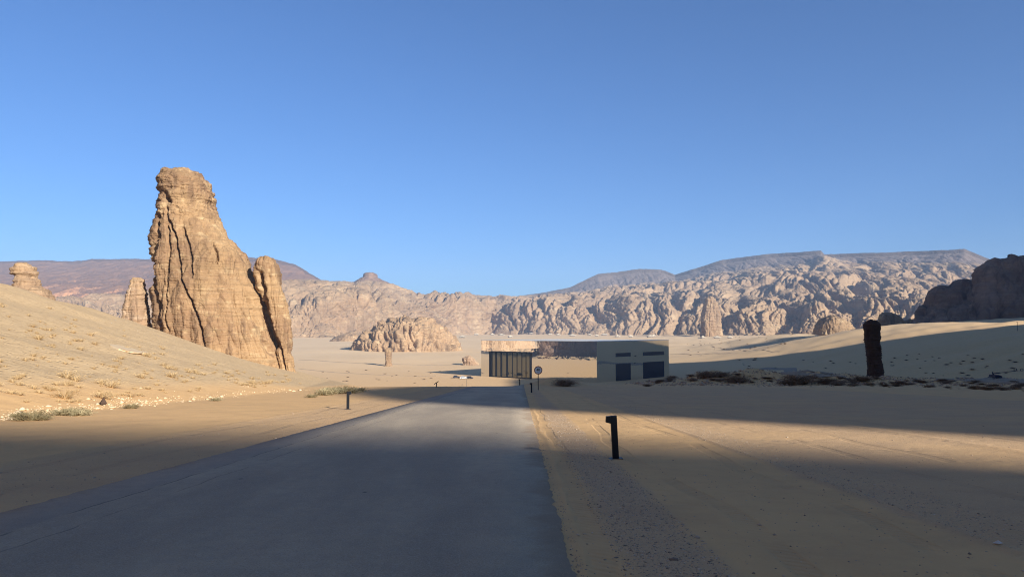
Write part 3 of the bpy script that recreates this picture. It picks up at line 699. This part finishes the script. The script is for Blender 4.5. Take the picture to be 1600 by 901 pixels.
ring_rock('rock_pillar', pb[1], [(504, 1354, 1368), (506, 1351, 1372), (515, 1350, 1373), (530, 1351, 1371), (550, 1352, 1373), (565, 1352, 1375), (580, 1353, 1376), (590, 1353, 1377)],
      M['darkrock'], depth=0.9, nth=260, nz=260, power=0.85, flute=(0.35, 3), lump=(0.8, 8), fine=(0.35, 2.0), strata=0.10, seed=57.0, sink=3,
      label='upright rock pillar with its shade coloured almost black, in the shaded valley on the right')

# ------------------------------------------------------------------ mirrored building
def mat_mirror():
    k = NT('mirror_cladding'); k.b.inputs['Metallic'].default_value = 1.0
    x, y, z = k.sep()[0:3]
    pan = k.vor(0.45, out='Distance', rand=0.2)
    b = k.bump(k.noise(0.35, 3, 0.5), 0.02, 0.6)
    b = k.bump(pan, 0.012, 0.5, b)
    return k.done((0.80, 0.80, 0.78), b, 0.012)
def mat_dglass():
    k = NT('dark_glass'); k.b.inputs['Metallic'].default_value = 1.0
    return k.done((0.20, 0.21, 0.19), k.bump(k.noise(0.3, 3), 0.03, 0.5), 0.03)
M['mirror'] = mat_mirror(); M['dglass'] = mat_dglass()
M['black'] = plain('black_metal', (0.012, 0.013, 0.016), 0.45, 0.0, 0.1, 20)
M['frame'] = plain('frame_black', (0.006, 0.006, 0.008), 0.9, 0.0, 0.1, 20)
M['frame'].node_tree.nodes['Principled BSDF'].inputs['Specular IOR Level'].default_value = 0.03
M['door'] = plain('dark_door', (0.03, 0.036, 0.048), 0.4, 0.2, 0.1, 3)
M['roof'] = plain('roof_metal', (0.55, 0.52, 0.46), 0.6, 0.0, 0.1, 0.5)
def building():
    a = math.radians(42); corner = np.array([(932 - 800) / F * 465, 465.0])
    LA, LB, ZB = 101.8, 88.7, -30.35; H = 25.75
    root = empty('mirrored_building', (corner[0], corner[1], ZB), math.pi - a)
    # local +x runs along the left face away from the corner; local -y runs along the right face away from the corner
    # world of local (x,y): corner + x*(-cos a, sin a) + y*(-sin a, -cos a)
    tag(root, 'long low mirror-clad building reflecting the desert, at the end of the road', 'building')
    MB().box(0, LA, -LB, 0, -4, H).build('wall', M['mirror'], root)
    MB().box(-0.12, LA + 0.12, -LB - 0.12, 0.12, H, H + 0.35).build('roof', M['roof'], root)
    def fx(px):       # left face: local x for a picture column
        X = (px - 800) / F; return (corner[0] - X * corner[1]) / (math.cos(a) + X * math.sin(a))
    def fy(px):       # right face: distance from the corner
        X = (px - 800) / F; return (X * corner[1] - corner[0]) / (math.sin(a) - X * math.cos(a))
    # glazed hall
    x0, x1 = fx(829), fx(765.3); top = 17.6
    gl = MB().box(x0, x1, 0.02, 0.10, 0, top).build('glazed_front', M['dglass'], root)
    fr = MB()
    fr.box(x0 - .35, x1 + .35, 0.10, 0.9, top - 0.1, top + 0.55); fr.box(x0 - .35, x1 + .35, 0.10, 0.5, -0.2, 0.7)
    fr.box(x0 - .35, x0 + .25, 0.10, 0.9, -0.2, top); 
    fr.build('frame', M['frame'], gl)
    for i, px in enumerate((766.6, 768.5, 775.5, 783.5, 792.5, 801, 808, 815.5, 822)):
        xx = fx(px); wd = 1.5 if i == 0 else (0.62 if i < 5 else 0.28)
        MB().box(xx - wd / 2, xx + wd / 2, 0.10, 0.75 if i < 5 else 0.4, 0.7, top - 0.1).build('mullion', M['frame'], gl)
    # right face
    for (p0, p1) in ((961.5, 984.5), (1004, 1036.5)):
        s0, s1 = fy(p0), fy(p1)
        MB().box(-0.14, -0.01, -s1, -s0, 0, 11.2).build('door', M['door'], root)
        MB().box(-0.14, -0.01, -s1, -s0, 15.6, 18.1).build('window', M['door'], root)
building()

# ------------------------------------------------------------------ bollards, sign
M['gravel'] = plain('gravel_stone', (0.24, 0.18, 0.13), 0.9, 0, 0.3, 14)
def make_bollard():
    root = empty('bollard', (0, 0, 0))
    MB().box(-0.06, 0.06, -0.045, 0.045, -0.05, 0.83).build('post', M['black'], root, bevel=0.005)
    MB().prism([(-0.16, 0.71), (-0.06, 0.68), (-0.06, 0.825), (-0.145, 0.825)], -0.043, 0.043).build('lamp_head', M['black'], root, bevel=0.004)
    b = MB().box(-0.13, 0.13, -0.10, 0.10, -0.02, 0.012)
    b.build('base_plate', M['black'], root)
    return root
def copy_tree(o, parent=None):
    c = o.copy(); C.objects.link(c); c.parent = parent
    for ch in o.children: copy_tree(ch, c)
    return c
bol = make_bollard()
B_POS = [(962, 716, 0.02, 0, 1.0, 'black bollard light nearest the camera on the gravel right of the road'),
         (543.5, 639, 0.0, math.pi, 0.98, 'black bollard light on the sunlit sand left of the road'),
         (830.5, 613, 0.0, 0, 1.0, 'black bollard light beside the speed limit sign'),
         (812, 604.3, 0.0, 0, 1.0, 'black bollard light at the crest of the road, farthest on the right side')]
for i, (px, py, lean, rz, sc, lb) in enumerate(B_POS):
    p = hit(px, py)
    if i == 3: p = at(px, 605, 96); p[2] = gz(p[0], p[1])
    o = bol if i == 0 else copy_tree(bol)
    o.location = (p[0], p[1], p[2]); o.rotation_euler = (0, -0.045 if i == 0 else 0, rz); o.scale = (sc, sc, sc)
    tag(o, lb, 'bollard', 'black bollard lights along the road')
    print('bollard', p)
def stick_mark():
    p = at(682, 604.5, 88); p[2] = gz(p[0], p[1])
    r = empty('floodlight', p)
    MB().box(-0.05, 0.05, -0.05, 0.05, -0.05, 0.5).build('post', M['black'], r)
    b = MB(); b.add([(-0.26, -0.08, 0.32), (0.26, -0.08, 0.66), (0.22, -0.08, 0.74), (-0.30, -0.08, 0.40), (-0.26, 0.1, 0.32), (0.26, 0.1, 0.66), (0.22, 0.1, 0.74), (-0.30, 0.1, 0.40)],
        [(0, 1, 2, 3), (7, 6, 5, 4), (0, 4, 5, 1), (1, 5, 6, 2), (2, 6, 7, 3), (3, 7, 4, 0)])
    b.build('lamp_head', M['black'], r)
    tag(r, 'small black floodlight with a tilted head at the left side of the road crest', 'light')
stick_mark()
def text_mesh(s, size, ext=0.004):
    cu = bpy.data.curves.new('t', 'FONT'); cu.body = s; cu.size = size; cu.extrude = ext; cu.align_x = 'CENTER'; cu.align_y = 'CENTER'; cu.offset = size * 0.02
    o = bpy.data.objects.new('t', cu); C.objects.link(o)
    me = bpy.data.meshes.new_from_object(o.evaluated_get(bpy.context.evaluated_depsgraph_get()))
    bpy.data.objects.remove(o); me.transform(Matrix.Rotation(math.pi / 2, 4, 'X')); return me
M['white'] = plain('sign_white', (0.9, 0.9, 0.88), 0.5, 0, 0.03)
M['red'] = plain('sign_ring', (0.16, 0.012, 0.03), 0.5, 0, 0.05)  # red taken down to maroon, the ring's shade is in the colour
M['steel'] = plain('grey_post', (0.05, 0.055, 0.06), 0.5, 0.5, 0.1)
def sign():
    p = hit(841, 609); d = p[1]; print('sign', p)
    root = empty('speed_sign', p)
    tag(root, 'round white speed limit 40 sign with a red ring darkened for shade on a thin post', 'sign')
    zc = at(840.3, 578, d)[2] - p[2]; R = 6.4 / F * d
    MB().tube([(0, 0, -0.05), (0, 0, zc + R * 0.6)], 0.04, 10).build('post', M['steel'], root)
    disc = MB(); n = 40
    circ = lambda r: [(r * math.cos(2 * math.pi * i / n), zc + r * math.sin(2 * math.pi * i / n)) for i in range(n)]
    disc.prism(circ(R * 0.97), -0.062, -0.045)
    dd = disc.build('plate', M['white'], root)
    ring = MB(); a = circ(R); b = circ(R * 0.80)
    v = [(x, -0.072, z) for x, z in a] + [(x, -0.072, z) for x, z in b] + [(x, -0.04, z) for x, z in a] + [(x, -0.0635, z) for x, z in b]
    f = []
    for i in range(n):
        j = (i + 1) % n; f += [(i, j, n + j, n + i), (i, 2 * n + i, 2 * n + j, j), (n + i, n + j, 3 * n + j, 3 * n + i)]
    ring.add(v, f); ring.build('ring', M['red'], root)
    me = text_mesh('40', R * 0.86); o = link('numerals', me, M['black'], root); o.location = (0, -0.07, zc + R * 0.08)
    mk = MB()
    for x0, x1, z0, z1 in ((-.26, -.06, -.54, -.46), (-.02, .03, -.60, -.42), (.07, .27, -.53, -.46)): mk.box(x0 * R, x1 * R, -0.068, -0.062, zc + z0 * R, zc + z1 * R)
    mk.build('marking', M['black'], root)
sign()

# ------------------------------------------------------------------ boom lift
M['lift'] = plain('lift_paint', (0.02, 0.028, 0.06), 0.5, 0.1, 0.1, 3)
M['tyre'] = plain('tyre', (0.015, 0.015, 0.015), 0.9)
def boom_lift():
    p = hit(1557, 591.5); d = p[1]; print('lift', p); s = d / F
    r = empty('boom_lift', p); tag(r, 'dark blue boom lift with its arm stretched out, parked in the shaded valley', 'boom lift')
    L = 13.5 * s
    MB().box(-L * .5, L * .5, -1.0, 1.0, 0.5 * s * 1.6, 2.6 * s).build('chassis', M['lift'], r, bevel=0.05)
    for sx in (-.36, .36):
        for sy in (-1.05, 1.05):
            MB().tube([(sx * L, sy - .17, 1.3 * s), (sx * L, sy + .17, 1.3 * s)], 1.35 * s, 16).build('wheel', M['tyre'], r)
    MB().prism([(-6.5*s, 2.7*s), (4*s, 2.7*s), (3.4*s, 4.6*s), (-1*s, 6.2*s), (-6.5*s, 6.4*s)], -0.85, 0.85).build('turntable', M['lift'], r, bevel=0.04)
    arm = MB(); arm.tube([(-6*s, 0, 10.5*s), (-4.5*s, 0, 6*s)], 0.9*s, 6); arm.tube([(-6*s, 0, 7.5*s), (6*s, 0, 9.2*s)], 0.85*s, 6); arm.tube([(5*s, 0, 9*s), (34*s, 0, 12.5*s)], 0.5*s, 6)
    arm.build('boom', M['lift'], r)
    bk = MB(); 
    for x0, x1, z0, z1 in ((32.5, 37, 12.2, 12.7), (32.5, 33, 12.2, 15.2), (36.5, 37, 12.2, 15.2), (32.5, 37, 14.8, 15.2)): 
        for yy in (-0.8, 0.7): bk.box(x0*s, x1*s, yy, yy + .1, z0*s, z1*s)
    bk.box(32.5*s, 37*s, -0.7, 0.7, 12.2*s, 12.5*s); bk.build('basket', M['lift'], r)
boom_lift()

# ------------------------------------------------------------------ parked vehicle and poles near the building
M['carw'] = plain('car_paint_white', (0.7, 0.7, 0.68), 0.35, 0, 0.03); M['card'] = plain('car_paint_dark', (0.03, 0.03, 0.04), 0.35, 0, 0.03)
M['cglass'] = plain('car_glass', (0.02, 0.022, 0.025), 0.15)
def car(px, py, mat, label, rz=0.0):
    p = hit(px, py); r = empty('parked_car', p, rz)
    tag(r, label, 'car', 'cars parked left of the mirrored building')
    MB().prism([(-2.35, .35), (2.3, .35), (2.35, .8), (2.1, 1.0), (1.0, 1.12), (-2.3, 1.12)], -.92, .92).build('body', mat, r, bevel=0.06)
    MB().prism([(-1.9, 1.12), (1.0, 1.12), (.4, 1.72), (-1.7, 1.75)], -.82, .82).build('cabin', M['cglass'], r, bevel=0.05)
    MB().box(-1.65, .35, -.78, .78, 1.74, 1.80).build('roof', mat, r)
    for sx in (-1.45, 1.5):
        for sy in (-.84, .84): MB().tube([(sx, sy - .1, .35), (sx, sy + .1, .35)], .36, 14).build('wheel', M['tyre'], r)
car(713, 590.3, M['card'], 'dark car at the left end of the parked row', 0.2)
car(724.5, 591.5, M['carw'], 'white car in the middle of the parked row', 0.1)
car(734, 591.5, M['card'], 'dark car at the right end of the parked row, nearest the building', -0.5)
for px, py, ytop, nm, lb in ((729.3, 603.2, 588, 'lamp_post', 'thin dark lamp post with a flat head beyond the road crest'), (722, 603.2, 599, 'marker_post', 'short brown marker post beyond the road crest, left of the lamp post'),
                         (1590, 517, 503, 'lamp_post', 'thin pole on the shaded rise at the right edge')):
    p = hit(px, py); h = at(px, ytop, p[1])[2] - p[2]; r = empty(nm, p); tag(r, lb, 'post')
    k = p[1] / F
    MB().tube([(0, 0, -.1), (0, 0, h)], 0.28 * k, 8).build('pole', M['steel'], r)
    if nm == 'lamp_post': MB().box(-1.4 * k, 1.0 * k, -.2, .2, h, h + .35 * k).build('lamp_head', M['steel'], r)

# ------------------------------------------------------------------ tents at the foot of the cliffs
M['tent'] = plain('tent_canvas', (0.48, 0.39, 0.27), 0.9, 0, 0.06, 1); M['shade'] = plain('tent_shaded_side', (0.20, 0.16, 0.12), 0.9, 0, 0.1, 1)  # side canvas darkened to stand for the shade under the canopy
def tent_mesh():
    b = MB(); n = 14; v = []; f = []
    for k, (rr, zz) in enumerate(((1.0, 0.42), (0.75, 0.62), (0.42, 0.80), (0.08, 1.0))):
        for i in range(n):
            t = 2 * math.pi * i / n; q = 1 + 0.12 * math.cos(3 * t)
            v.append((rr * q * math.cos(t), rr * q * 0.6 * math.sin(t), zz + (0.08 * math.cos(5 * t) if k == 0 else 0)))
    for k in range(3):
        for i in range(n): f.append((k*n+i, k*n+(i+1)%n, (k+1)*n+(i+1)%n, (k+1)*n+i))
    f.append(tuple(3*n+i for i in range(n)))
    b.add(v, f); return b
tents = [(722, 526.5), (708, 526), (744, 522), (756, 518.8), (769, 522.5), (770, 517.5), (783, 523), (790, 520), (797, 526), (812, 519.5), (830, 521), (842, 521), (853, 521), (859, 521.8), (872, 523),
         (894, 524), (921, 523), (932, 524.4), (944, 522.5), (965, 525.2), (985, 525.5), (1016, 525.4), (1021, 524.6), (1098, 527.0), (1120, 527.2), (1140, 527.2)]
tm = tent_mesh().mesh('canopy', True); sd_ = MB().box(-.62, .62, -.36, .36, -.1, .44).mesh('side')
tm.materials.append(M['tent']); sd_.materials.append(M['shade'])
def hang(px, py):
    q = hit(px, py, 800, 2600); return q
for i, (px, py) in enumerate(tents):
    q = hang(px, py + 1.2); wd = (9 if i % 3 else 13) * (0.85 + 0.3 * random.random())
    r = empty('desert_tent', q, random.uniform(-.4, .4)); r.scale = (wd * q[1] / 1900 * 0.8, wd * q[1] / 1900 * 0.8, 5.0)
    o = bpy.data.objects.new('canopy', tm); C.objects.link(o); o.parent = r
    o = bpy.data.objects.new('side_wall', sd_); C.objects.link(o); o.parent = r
    tag(r, 'small pale canvas tent in the row at the foot of the far cliffs', 'tent', 'pale tents along the foot of the cliffs')

# ------------------------------------------------------------------ shrubs, tufts, stones
def blade_shrub(seed, n, rad, hgt, wid, flat=1.0, twigs=2):
    rg = random.Random(seed); v = []; f = []
    for i in range(n):
        a = rg.uniform(0, 2 * math.pi); r0 = rad * 0.35 * math.sqrt(rg.random()); el = rg.uniform(0.25, 1.35)
        L = hgt * rg.uniform(0.6, 1.1) / max(math.sin(el), 0.45) * (0.75 if el < 0.6 else 1)
        bx, by = r0 * math.cos(a), r0 * math.sin(a); dx, dy = math.cos(a) * math.cos(el) * flat, math.sin(a) * math.cos(el) * flat; dz = math.sin(el)
        px_, py_ = -math.sin(a) * wid, math.cos(a) * wid; k = len(v); cv = rg.uniform(-.2, .2)
        for t in (0, .5, 1):
            w_ = (1 - t * 0.85); x = bx + dx * L * t + cv * t * t * L * -math.sin(a); y = by + dy * L * t + cv * t * t * L * math.cos(a); z = dz * L * t - 0.15 * L * t * t - 0.03
            v += [(x - px_ * w_, y - py_ * w_, z), (x + px_ * w_, y + py_ * w_, z)]
        f += [(k, k+1, k+3, k+2), (k+2, k+3, k+5, k+4)]
        for q in range(twigs):
            t = rg.uniform(.35, .95); x = bx + dx * L * t; y = by + dy * L * t; z = dz * L * t - .15 * L * t * t - .03; k = len(v)
            a2 = rg.uniform(0, 6.28); l2 = L * rg.uniform(.12, .3); v += [(x, y, z), (x + wid * 1.2, y, z + wid), (x + math.cos(a2) * l2, y + math.sin(a2) * l2, z + l2 * rg.uniform(0, .8))]
            f.append((k, k+1, k+2))
    return v, f
def leafmat(name, c1, c2):
    k = NT(name); rnd = k.n('ShaderNodeNewGeometry').outputs['Random Per Island']
    return k.done(k.mix(rnd, c1, c2), None, 0.9)
M['straw'] = leafmat('dry_straw', (0.36, 0.24, 0.11), (0.55, 0.38, 0.19))
M['brush'] = leafmat('brown_brush', (0.13, 0.085, 0.05), (0.26, 0.175, 0.105))
M['sage'] = leafmat('sage_green', (0.20, 0.165, 0.08), (0.40, 0.31, 0.17))
def shrub_variants(nm, mat, n, rad, h, wid, k=4, s0=0, twigs=2):
    out = []
    for i in range(k):
        me = raw_mesh(nm, *blade_shrub(s0 + i, n, rad, h, wid, twigs=twigs)); me.materials.append(mat); out.append(me)
    return out
V_straw = shrub_variants('straw_tuft', M['straw'], 90, 0.4, 0.42, 0.012, 4, 10)
V_brush = shrub_variants('brush', M['brush'], 520, 1.0, 0.85, 0.016, 3, 40, 4)
V_sage = shrub_variants('sage_bush', M['sage'], 320, 0.8, 0.5, 0.016, 3, 70, 3)
def put(name, me, x, y, s, label, cat, group, sz=1.0):
    o = bpy.data.objects.new(name, me); C.objects.link(o); o.location = (x, y, gz(x, y)); o.rotation_euler = (0, 0, random.uniform(0, 6.28)); o.scale = (s, s, s * sz)
    return tag(o, label, cat, group)
# tufts on the hill
L_T = 'small dry straw-coloured grass tuft on the sunlit left sand slope'
cnt = 0
for i in range(900):
    px = random.uniform(-10, 470); lo = np.interp(px, [0, 100, 190, 300, 470], [465, 485, 510, 560, 588]); hi = np.interp(px, [0, 150, 300, 470], [640, 630, 612, 600])
    py = lo + (hi - lo) * random.random() ** 0.8
    if fbm(np.array([px / 60.0]), np.array([py / 22.0]), 3.0, 3)[0] < -0.02 and random.random() < 0.75: continue
    q = hit(px, py, 15, 260)
    if q[0] > -20: continue
    s = random.uniform(0.25, 0.7) * (1 + (q[1] > 60) * 0.4)
    put('grass_tuft', V_straw[i % 4], q[0], q[1], s, L_T, 'grass tuft', 'dry grass tufts on the left sand slope'); cnt += 1
    if cnt > 230: break
for px, py, s in ((100, 622, 1.9), (158, 621, 1.6), (174, 605, 1.7), (60, 530, 1.8), (104, 590, 1.9), (158, 600, 1.4), (268, 589, 1.9), (222, 590, 1.5), (142, 524, 1.5), (118, 595, 1.4)):
    q = hit(px, py, 15, 260)
    put('straw_clump', V_straw[int(px) % 4], q[0], q[1], s * 0.72, 'larger reddish straw clump standing out among the tufts of the left sand slope', 'grass clump', 'larger straw clumps on the left sand slope')
for i, (px, py, s) in enumerate(((48, 656, 1.15), (95, 648, 0.8), (112, 648, 0.95), (126, 649, 0.8), (30, 652, 0.6), (205, 638, 0.8), (338, 626, 0.7), (66, 656, .6))):
    q = hit(px, py, 15, 260)
    put('sage_bush', V_sage[i % 3], q[0], q[1], s * 0.75, 'low grey-green bush at the edge of the sunlit sand below the slope', 'bush', 'grey-green bushes below the left slope')
for i, (px, py, s) in enumerate(((508, 617, 1.2), (522, 615, 1.3), (535, 614, 1.4), (548, 614, 1.1), (560, 612, 1.0), (515, 612, 1.0), (487, 621, .6))):
    q = hit(px, py, 15, 260)
    put('scrub_bush', V_sage[i % 3], q[0], q[1], s, 'straggly olive bush in the clump beside the left bollard', 'bush', 'bush clump beside the left bollard')
# shrubs in the shade on the right
for i, (px, py, s, lb) in enumerate(((883, 602.5, 1.35, 'round brown shrub on the small dune right of the speed sign'), (1151, 597.5, 1.6, 'brown shrub at the left foot of the rubble bank'),
        (1248, 600, 2.1, 'largest brown shrub, in front of the dark valley road'), (1232, 602, 1.2, 'small brown shrub leaning on the largest shrub'), (1294, 600.5, 1.5, 'brown shrub right of the largest shrub'), (1309, 602, .9, 'flat brown shrub at the right end of the shrub row'),
        (1347, 596, 1.3, 'brown shrub at the foot of the dark pillar'), (1105, 590, 1.6, 'brown shrub on top of the rubble bank'), (1070, 588, 1.5, 'dark brown shrub on the rubble bank near the building corner'), (1128, 588, 1.2, 'thin brown shrub high on the rubble bank'))):
    q = hit(px, py, 30, 180)
    put('shrub', V_brush[i % 3], q[0], q[1], s, lb, 'shrub', 'brown shrubs on the shaded right bank', 0.85)
n_ = 0
for i in range(400):
    px = random.uniform(1010, 1640); py = np.interp(px, [1010, 1060, 1200, 1600], [592, 580, 586, 598]) + random.uniform(0, 14)
    if px < 1200 and random.random() < .3: continue
    q = hit(px, py, 40, 170)
    if q[1] > 165: continue
    put('scrub_tuft', (V_brush if random.random() < .45 else V_straw)[i % 3], q[0], q[1], random.uniform(.3, .75), 'small dry scrub tuft on the stony bank along the shaded right side', 'scrub tuft', 'dry scrub tufts on the right bank', 0.8); n_ += 1
    if n_ > 190: break

V_far = shrub_variants('valley_shrub', M['brush'], 160, 1.0, 0.7, 0.06, 3, 90, 2)
vs = []
for (x0, x1, y0, y1, n) in ((1100, 1245, 522, 548, 34), (1380, 1600, 552, 592, 40), (470, 690, 578, 601, 22), (1045, 1110, 530, 556, 12), (1150, 1340, 560, 576, 14), (480, 540, 585, 602, 6)):
    for i in range(n): vs.append((random.uniform(x0, x1), random.uniform(y0, y1)))
for i, (px, py) in enumerate(vs):
    q = hit(px, py, 130, 1500)
    if q[1] < 200: continue
    put('valley_shrub', V_far[i % 3], q[0], q[1], random.uniform(0.5, 1.3) * (1 if q[1] < 600 else 1.5), 'tiny dark desert shrub dotting the open valley floor', 'desert shrub', 'dark shrubs scattered over the valley floor', 0.7)
def stone_pts(n, seed):
    rg = np.random.default_rng(seed); b = np.array([(1,0,0),(-1,0,0),(0,1,0),(0,-1,0),(0,0,1),(0,0,-1),(.6,.6,.5),(-.6,.6,.5),(.6,-.6,.5),(-.6,-.6,.5)], float)
    return b
OCT_V = np.array([(1,0,0),(0.3,1,0),(-1,.2,0),(-.2,-1,0),(.1,0,.9),(0,0,-.5)], float)
OCT_F = np.array([(0,1,4),(1,2,4),(2,3,4),(3,0,4),(1,0,5),(2,1,5),(3,2,5),(0,3,5)])
def scatter_stones(name, xs, ys_, sz, mat, seed=0, flat=0.6):
    n = len(xs); rg = np.random.default_rng(seed); zg = ground(xs, ys_)
    a = rg.uniform(0, 6.283, n); s3 = sz[:, None] * rg.uniform(.6, 1.3, (n, 3)); s3[:, 2] *= flat
    v = OCT_V[None] * s3[:, None, :] * (1 + rg.uniform(-.25, .25, (n, 6, 1)))
    x = v[..., 0] * np.cos(a)[:, None] - v[..., 1] * np.sin(a)[:, None]; y = v[..., 0] * np.sin(a)[:, None] + v[..., 1] * np.cos(a)[:, None]
    V = np.stack([x + xs[:, None], y + ys_[:, None], v[..., 2] + zg[:, None] + sz[:, None] * .05], -1).reshape(-1, 3)
    Fc = (OCT_F[None] + (np.arange(n) * 6)[:, None, None]).reshape(-1, 3)
    me = bpy.data.meshes.new(name); me.vertices.add(len(V)); me.vertices.foreach_set('co', V.astype(np.float32).ravel())
    me.loops.add(Fc.size); me.loops.foreach_set('vertex_index', Fc.astype(np.int32).ravel()); me.polygons.add(len(Fc)); me.polygons.foreach_set('loop_start', (np.arange(len(Fc)) * 3).astype(np.int32))
    me.update(calc_edges=True); me.validate()
    return tag(link(name, me, mat), kind='stuff')
def stonemat(name, c1, c2):
    k = NT(name); rnd = k.n('ShaderNodeNewGeometry').outputs['Random Per Island']; return k.done(k.mix(rnd, c1, c2), k.bump(k.noise(30, 5), .01, .5), .9)
M['grav'] = stonemat('gravel_mix', (0.20, 0.145, 0.10), (0.60, 0.46, 0.32)); M['rub'] = stonemat('pale_rubble', (0.50, 0.34, 0.18), (0.62, 0.46, 0.28)); M['drub'] = stonemat('brown_rubble', (0.26, 0.18, 0.115), (0.46, 0.33, 0.22))
rg = np.random.default_rng(11)
def along(n, y0, y1, x0, x1, p=1.0):
    y = y0 * (y1 / y0) ** rg.random(n); x = rg.uniform(x0, x1, n); return x + TILT * y, y
parts = [along(9000, 3.5, 30, 0.85, 1.8), along(2500, 3.5, 40, 0.42, 5.0), along(4000, 5, 40, 4.55, 5.6), along(6000, 5, 60, 5, 26), along(2500, 6, 45, -9.6, -6.2), along(700, 3.5, 30, 0.4, 0.55)]
xs = np.concatenate([p[0] for p in parts]); yy = np.concatenate([p[1] for p in parts])
scatter_stones('gravel', xs, yy, rg.lognormal(math.log(0.0075), 0.45, len(xs)), M['grav'], 1)
# pale rubble line at the foot of the left slope
t = rg.random(1100); line = [(0, 656), (20, 652), (60, 642), (130, 636), (180, 634), (225, 632), (250, 628), (330, 623), (400, 614), (480, 609), (560, 606), (640, 603.5)]
lp = np.array([hit(a, b, 15, 200)[:2] for a, b in line]); ll = np.linspace(0, 1, len(lp))
xs = np.interp(t, ll, lp[:, 0]) + rg.normal(0, 0.35, len(t)) - rg.exponential(0.5, len(t)) * (t > .4); yy = np.interp(t, ll, lp[:, 1]) + rg.normal(0, .5, len(t))
scatter_stones('rubble', xs, yy, rg.lognormal(math.log(0.04), 0.65, len(xs)), M['rub'], 2, 0.55)
# brown rubble on the right bank
n = 9000; xs = rg.uniform(18, 120, n); yy = 112 + 0.02 * xs + rg.normal(0, 8.0, n)
scatter_stones('bank_rubble', xs, yy, rg.lognormal(math.log(0.09), 0.65, n), M['drub'], 3, 0.7)
# slabs: thin pale ledges on the slope and bank
def ledge(px, py, L, W, T, label, rz=0.0, mat='rub', tilt=0.06):
    q = hit(px, py, 15, 200); n = 26; v = []; f = []; rg2 = random.Random(int(px))
    for k, zz in enumerate((-T, T * .6, T)):
        for i in range(n):
            a = 2 * math.pi * i / n; rr = (1 + rg2.uniform(-.13, .13)) * (1 if k < 2 else .9); v.append((L / 2 * rr * math.cos(a), W / 2 * rr * math.sin(a), zz))
    for k in range(2):
        for i in range(n): f.append((k*n+i, k*n+(i+1)%n, (k+1)*n+(i+1)%n, (k+1)*n+i))
    f.append(tuple(2*n+i for i in range(n)))
    o = link('rock_ledge', raw_mesh('rock_ledge', v, f), M[mat]); 
    e = 0.8; nx = (gz(q[0]+e, q[1]) - gz(q[0]-e, q[1])) / (2*e); ny = (gz(q[0], q[1]+e) - gz(q[0], q[1]-e)) / (2*e)
    nv = Vector((-nx, -ny, 1)).normalized(); o.rotation_mode = 'QUATERNION'; o.rotation_quaternion = nv.to_track_quat('Z', 'Y') @ Matrix.Rotation(rz, 4, 'Z').to_quaternion()
    o.location = (q[0], q[1], q[2]); tag(o, label, 'rock ledge'); return o
ledge(197, 545, 6.2, 2.6, .07, 'long pale flat rock ledge on the middle of the sand slope', 0.3)
ledge(226, 551, 2.6, 1.1, .09, 'white end of the flat ledge on the sand slope', 0.1)
M['wstone'] = plain('white_stone', (0.62, 0.58, 0.5), 0.8)
q = hit(1559, 849)
st = link('pale_stone', raw_mesh('pale_stone', OCT_V * np.array([.05, .03, .03]) , OCT_F), M['wstone']); st.location = (q[0], q[1], q[2] + .008); tag(st, 'single pale stone on the wheel track at lower right', 'stone')
q = hit(161, 633, 15, 200)
st = link('dark_stone', raw_mesh('dark_stone', OCT_V * np.array([.19, .15, .34]), OCT_F), M['darkrock']); st.location = (q[0], q[1], q[2] + .1); tag(st, 'single dark brown stone on the pale rubble line below the slope', 'stone')

ORD = ['leftmost', 'second', 'third', 'fourth', 'fifth', 'sixth', 'seventh', 'eighth', 'ninth', 'tenth', 'eleventh', 'twelfth', 'thirteenth', 'fourteenth', 'fifteenth', 'sixteenth',
       'seventeenth', 'eighteenth', 'nineteenth', 'twentieth', 'twenty-first', 'twenty-second', 'twenty-third', 'twenty-fourth', 'twenty-fifth', 'rightmost']
for grp, txt in (('grey-green bushes below the left slope', 'low grey-green bush below the left slope'), ('larger straw clumps on the left sand slope', 'larger reddish straw clump on the left sand slope'),
                 ('bush clump beside the left bollard', 'straggly olive bush beside the left bollard'), ('pale tents along the foot of the cliffs', 'pale canvas tent at the foot of the far cliffs')):
    L = sorted([o for o in C.objects if o.get('group') == grp], key=lambda o: o.location.x / o.location.y)
    for i, o in enumerate(L): o['label'] = txt + ', ' + (ORD[i] + (' of its group' if i == 0 else ' from the left') if i < len(L) - 1 else 'rightmost of its group')

# ------------------------------------------------------------------ haze
def haze():
    b = MB().box(-5200, 5200, -900, 5200, -60, 420)
    m = bpy.data.materials.new('haze_air'); m.use_nodes = True; t = m.node_tree; t.nodes.clear()
    o = t.nodes.new('ShaderNodeOutputMaterial'); v = t.nodes.new('ShaderNodeVolumePrincipled')
    v.inputs['Density'].default_value = 0.00012; v.inputs['Color'].default_value = (0.52, 0.66, 0.88, 1); v.inputs['Anisotropy'].default_value = 0.0
    t.links.new(v.outputs[0], o.inputs['Volume'])
    tag(b.build('haze', m), kind='stuff')
haze()
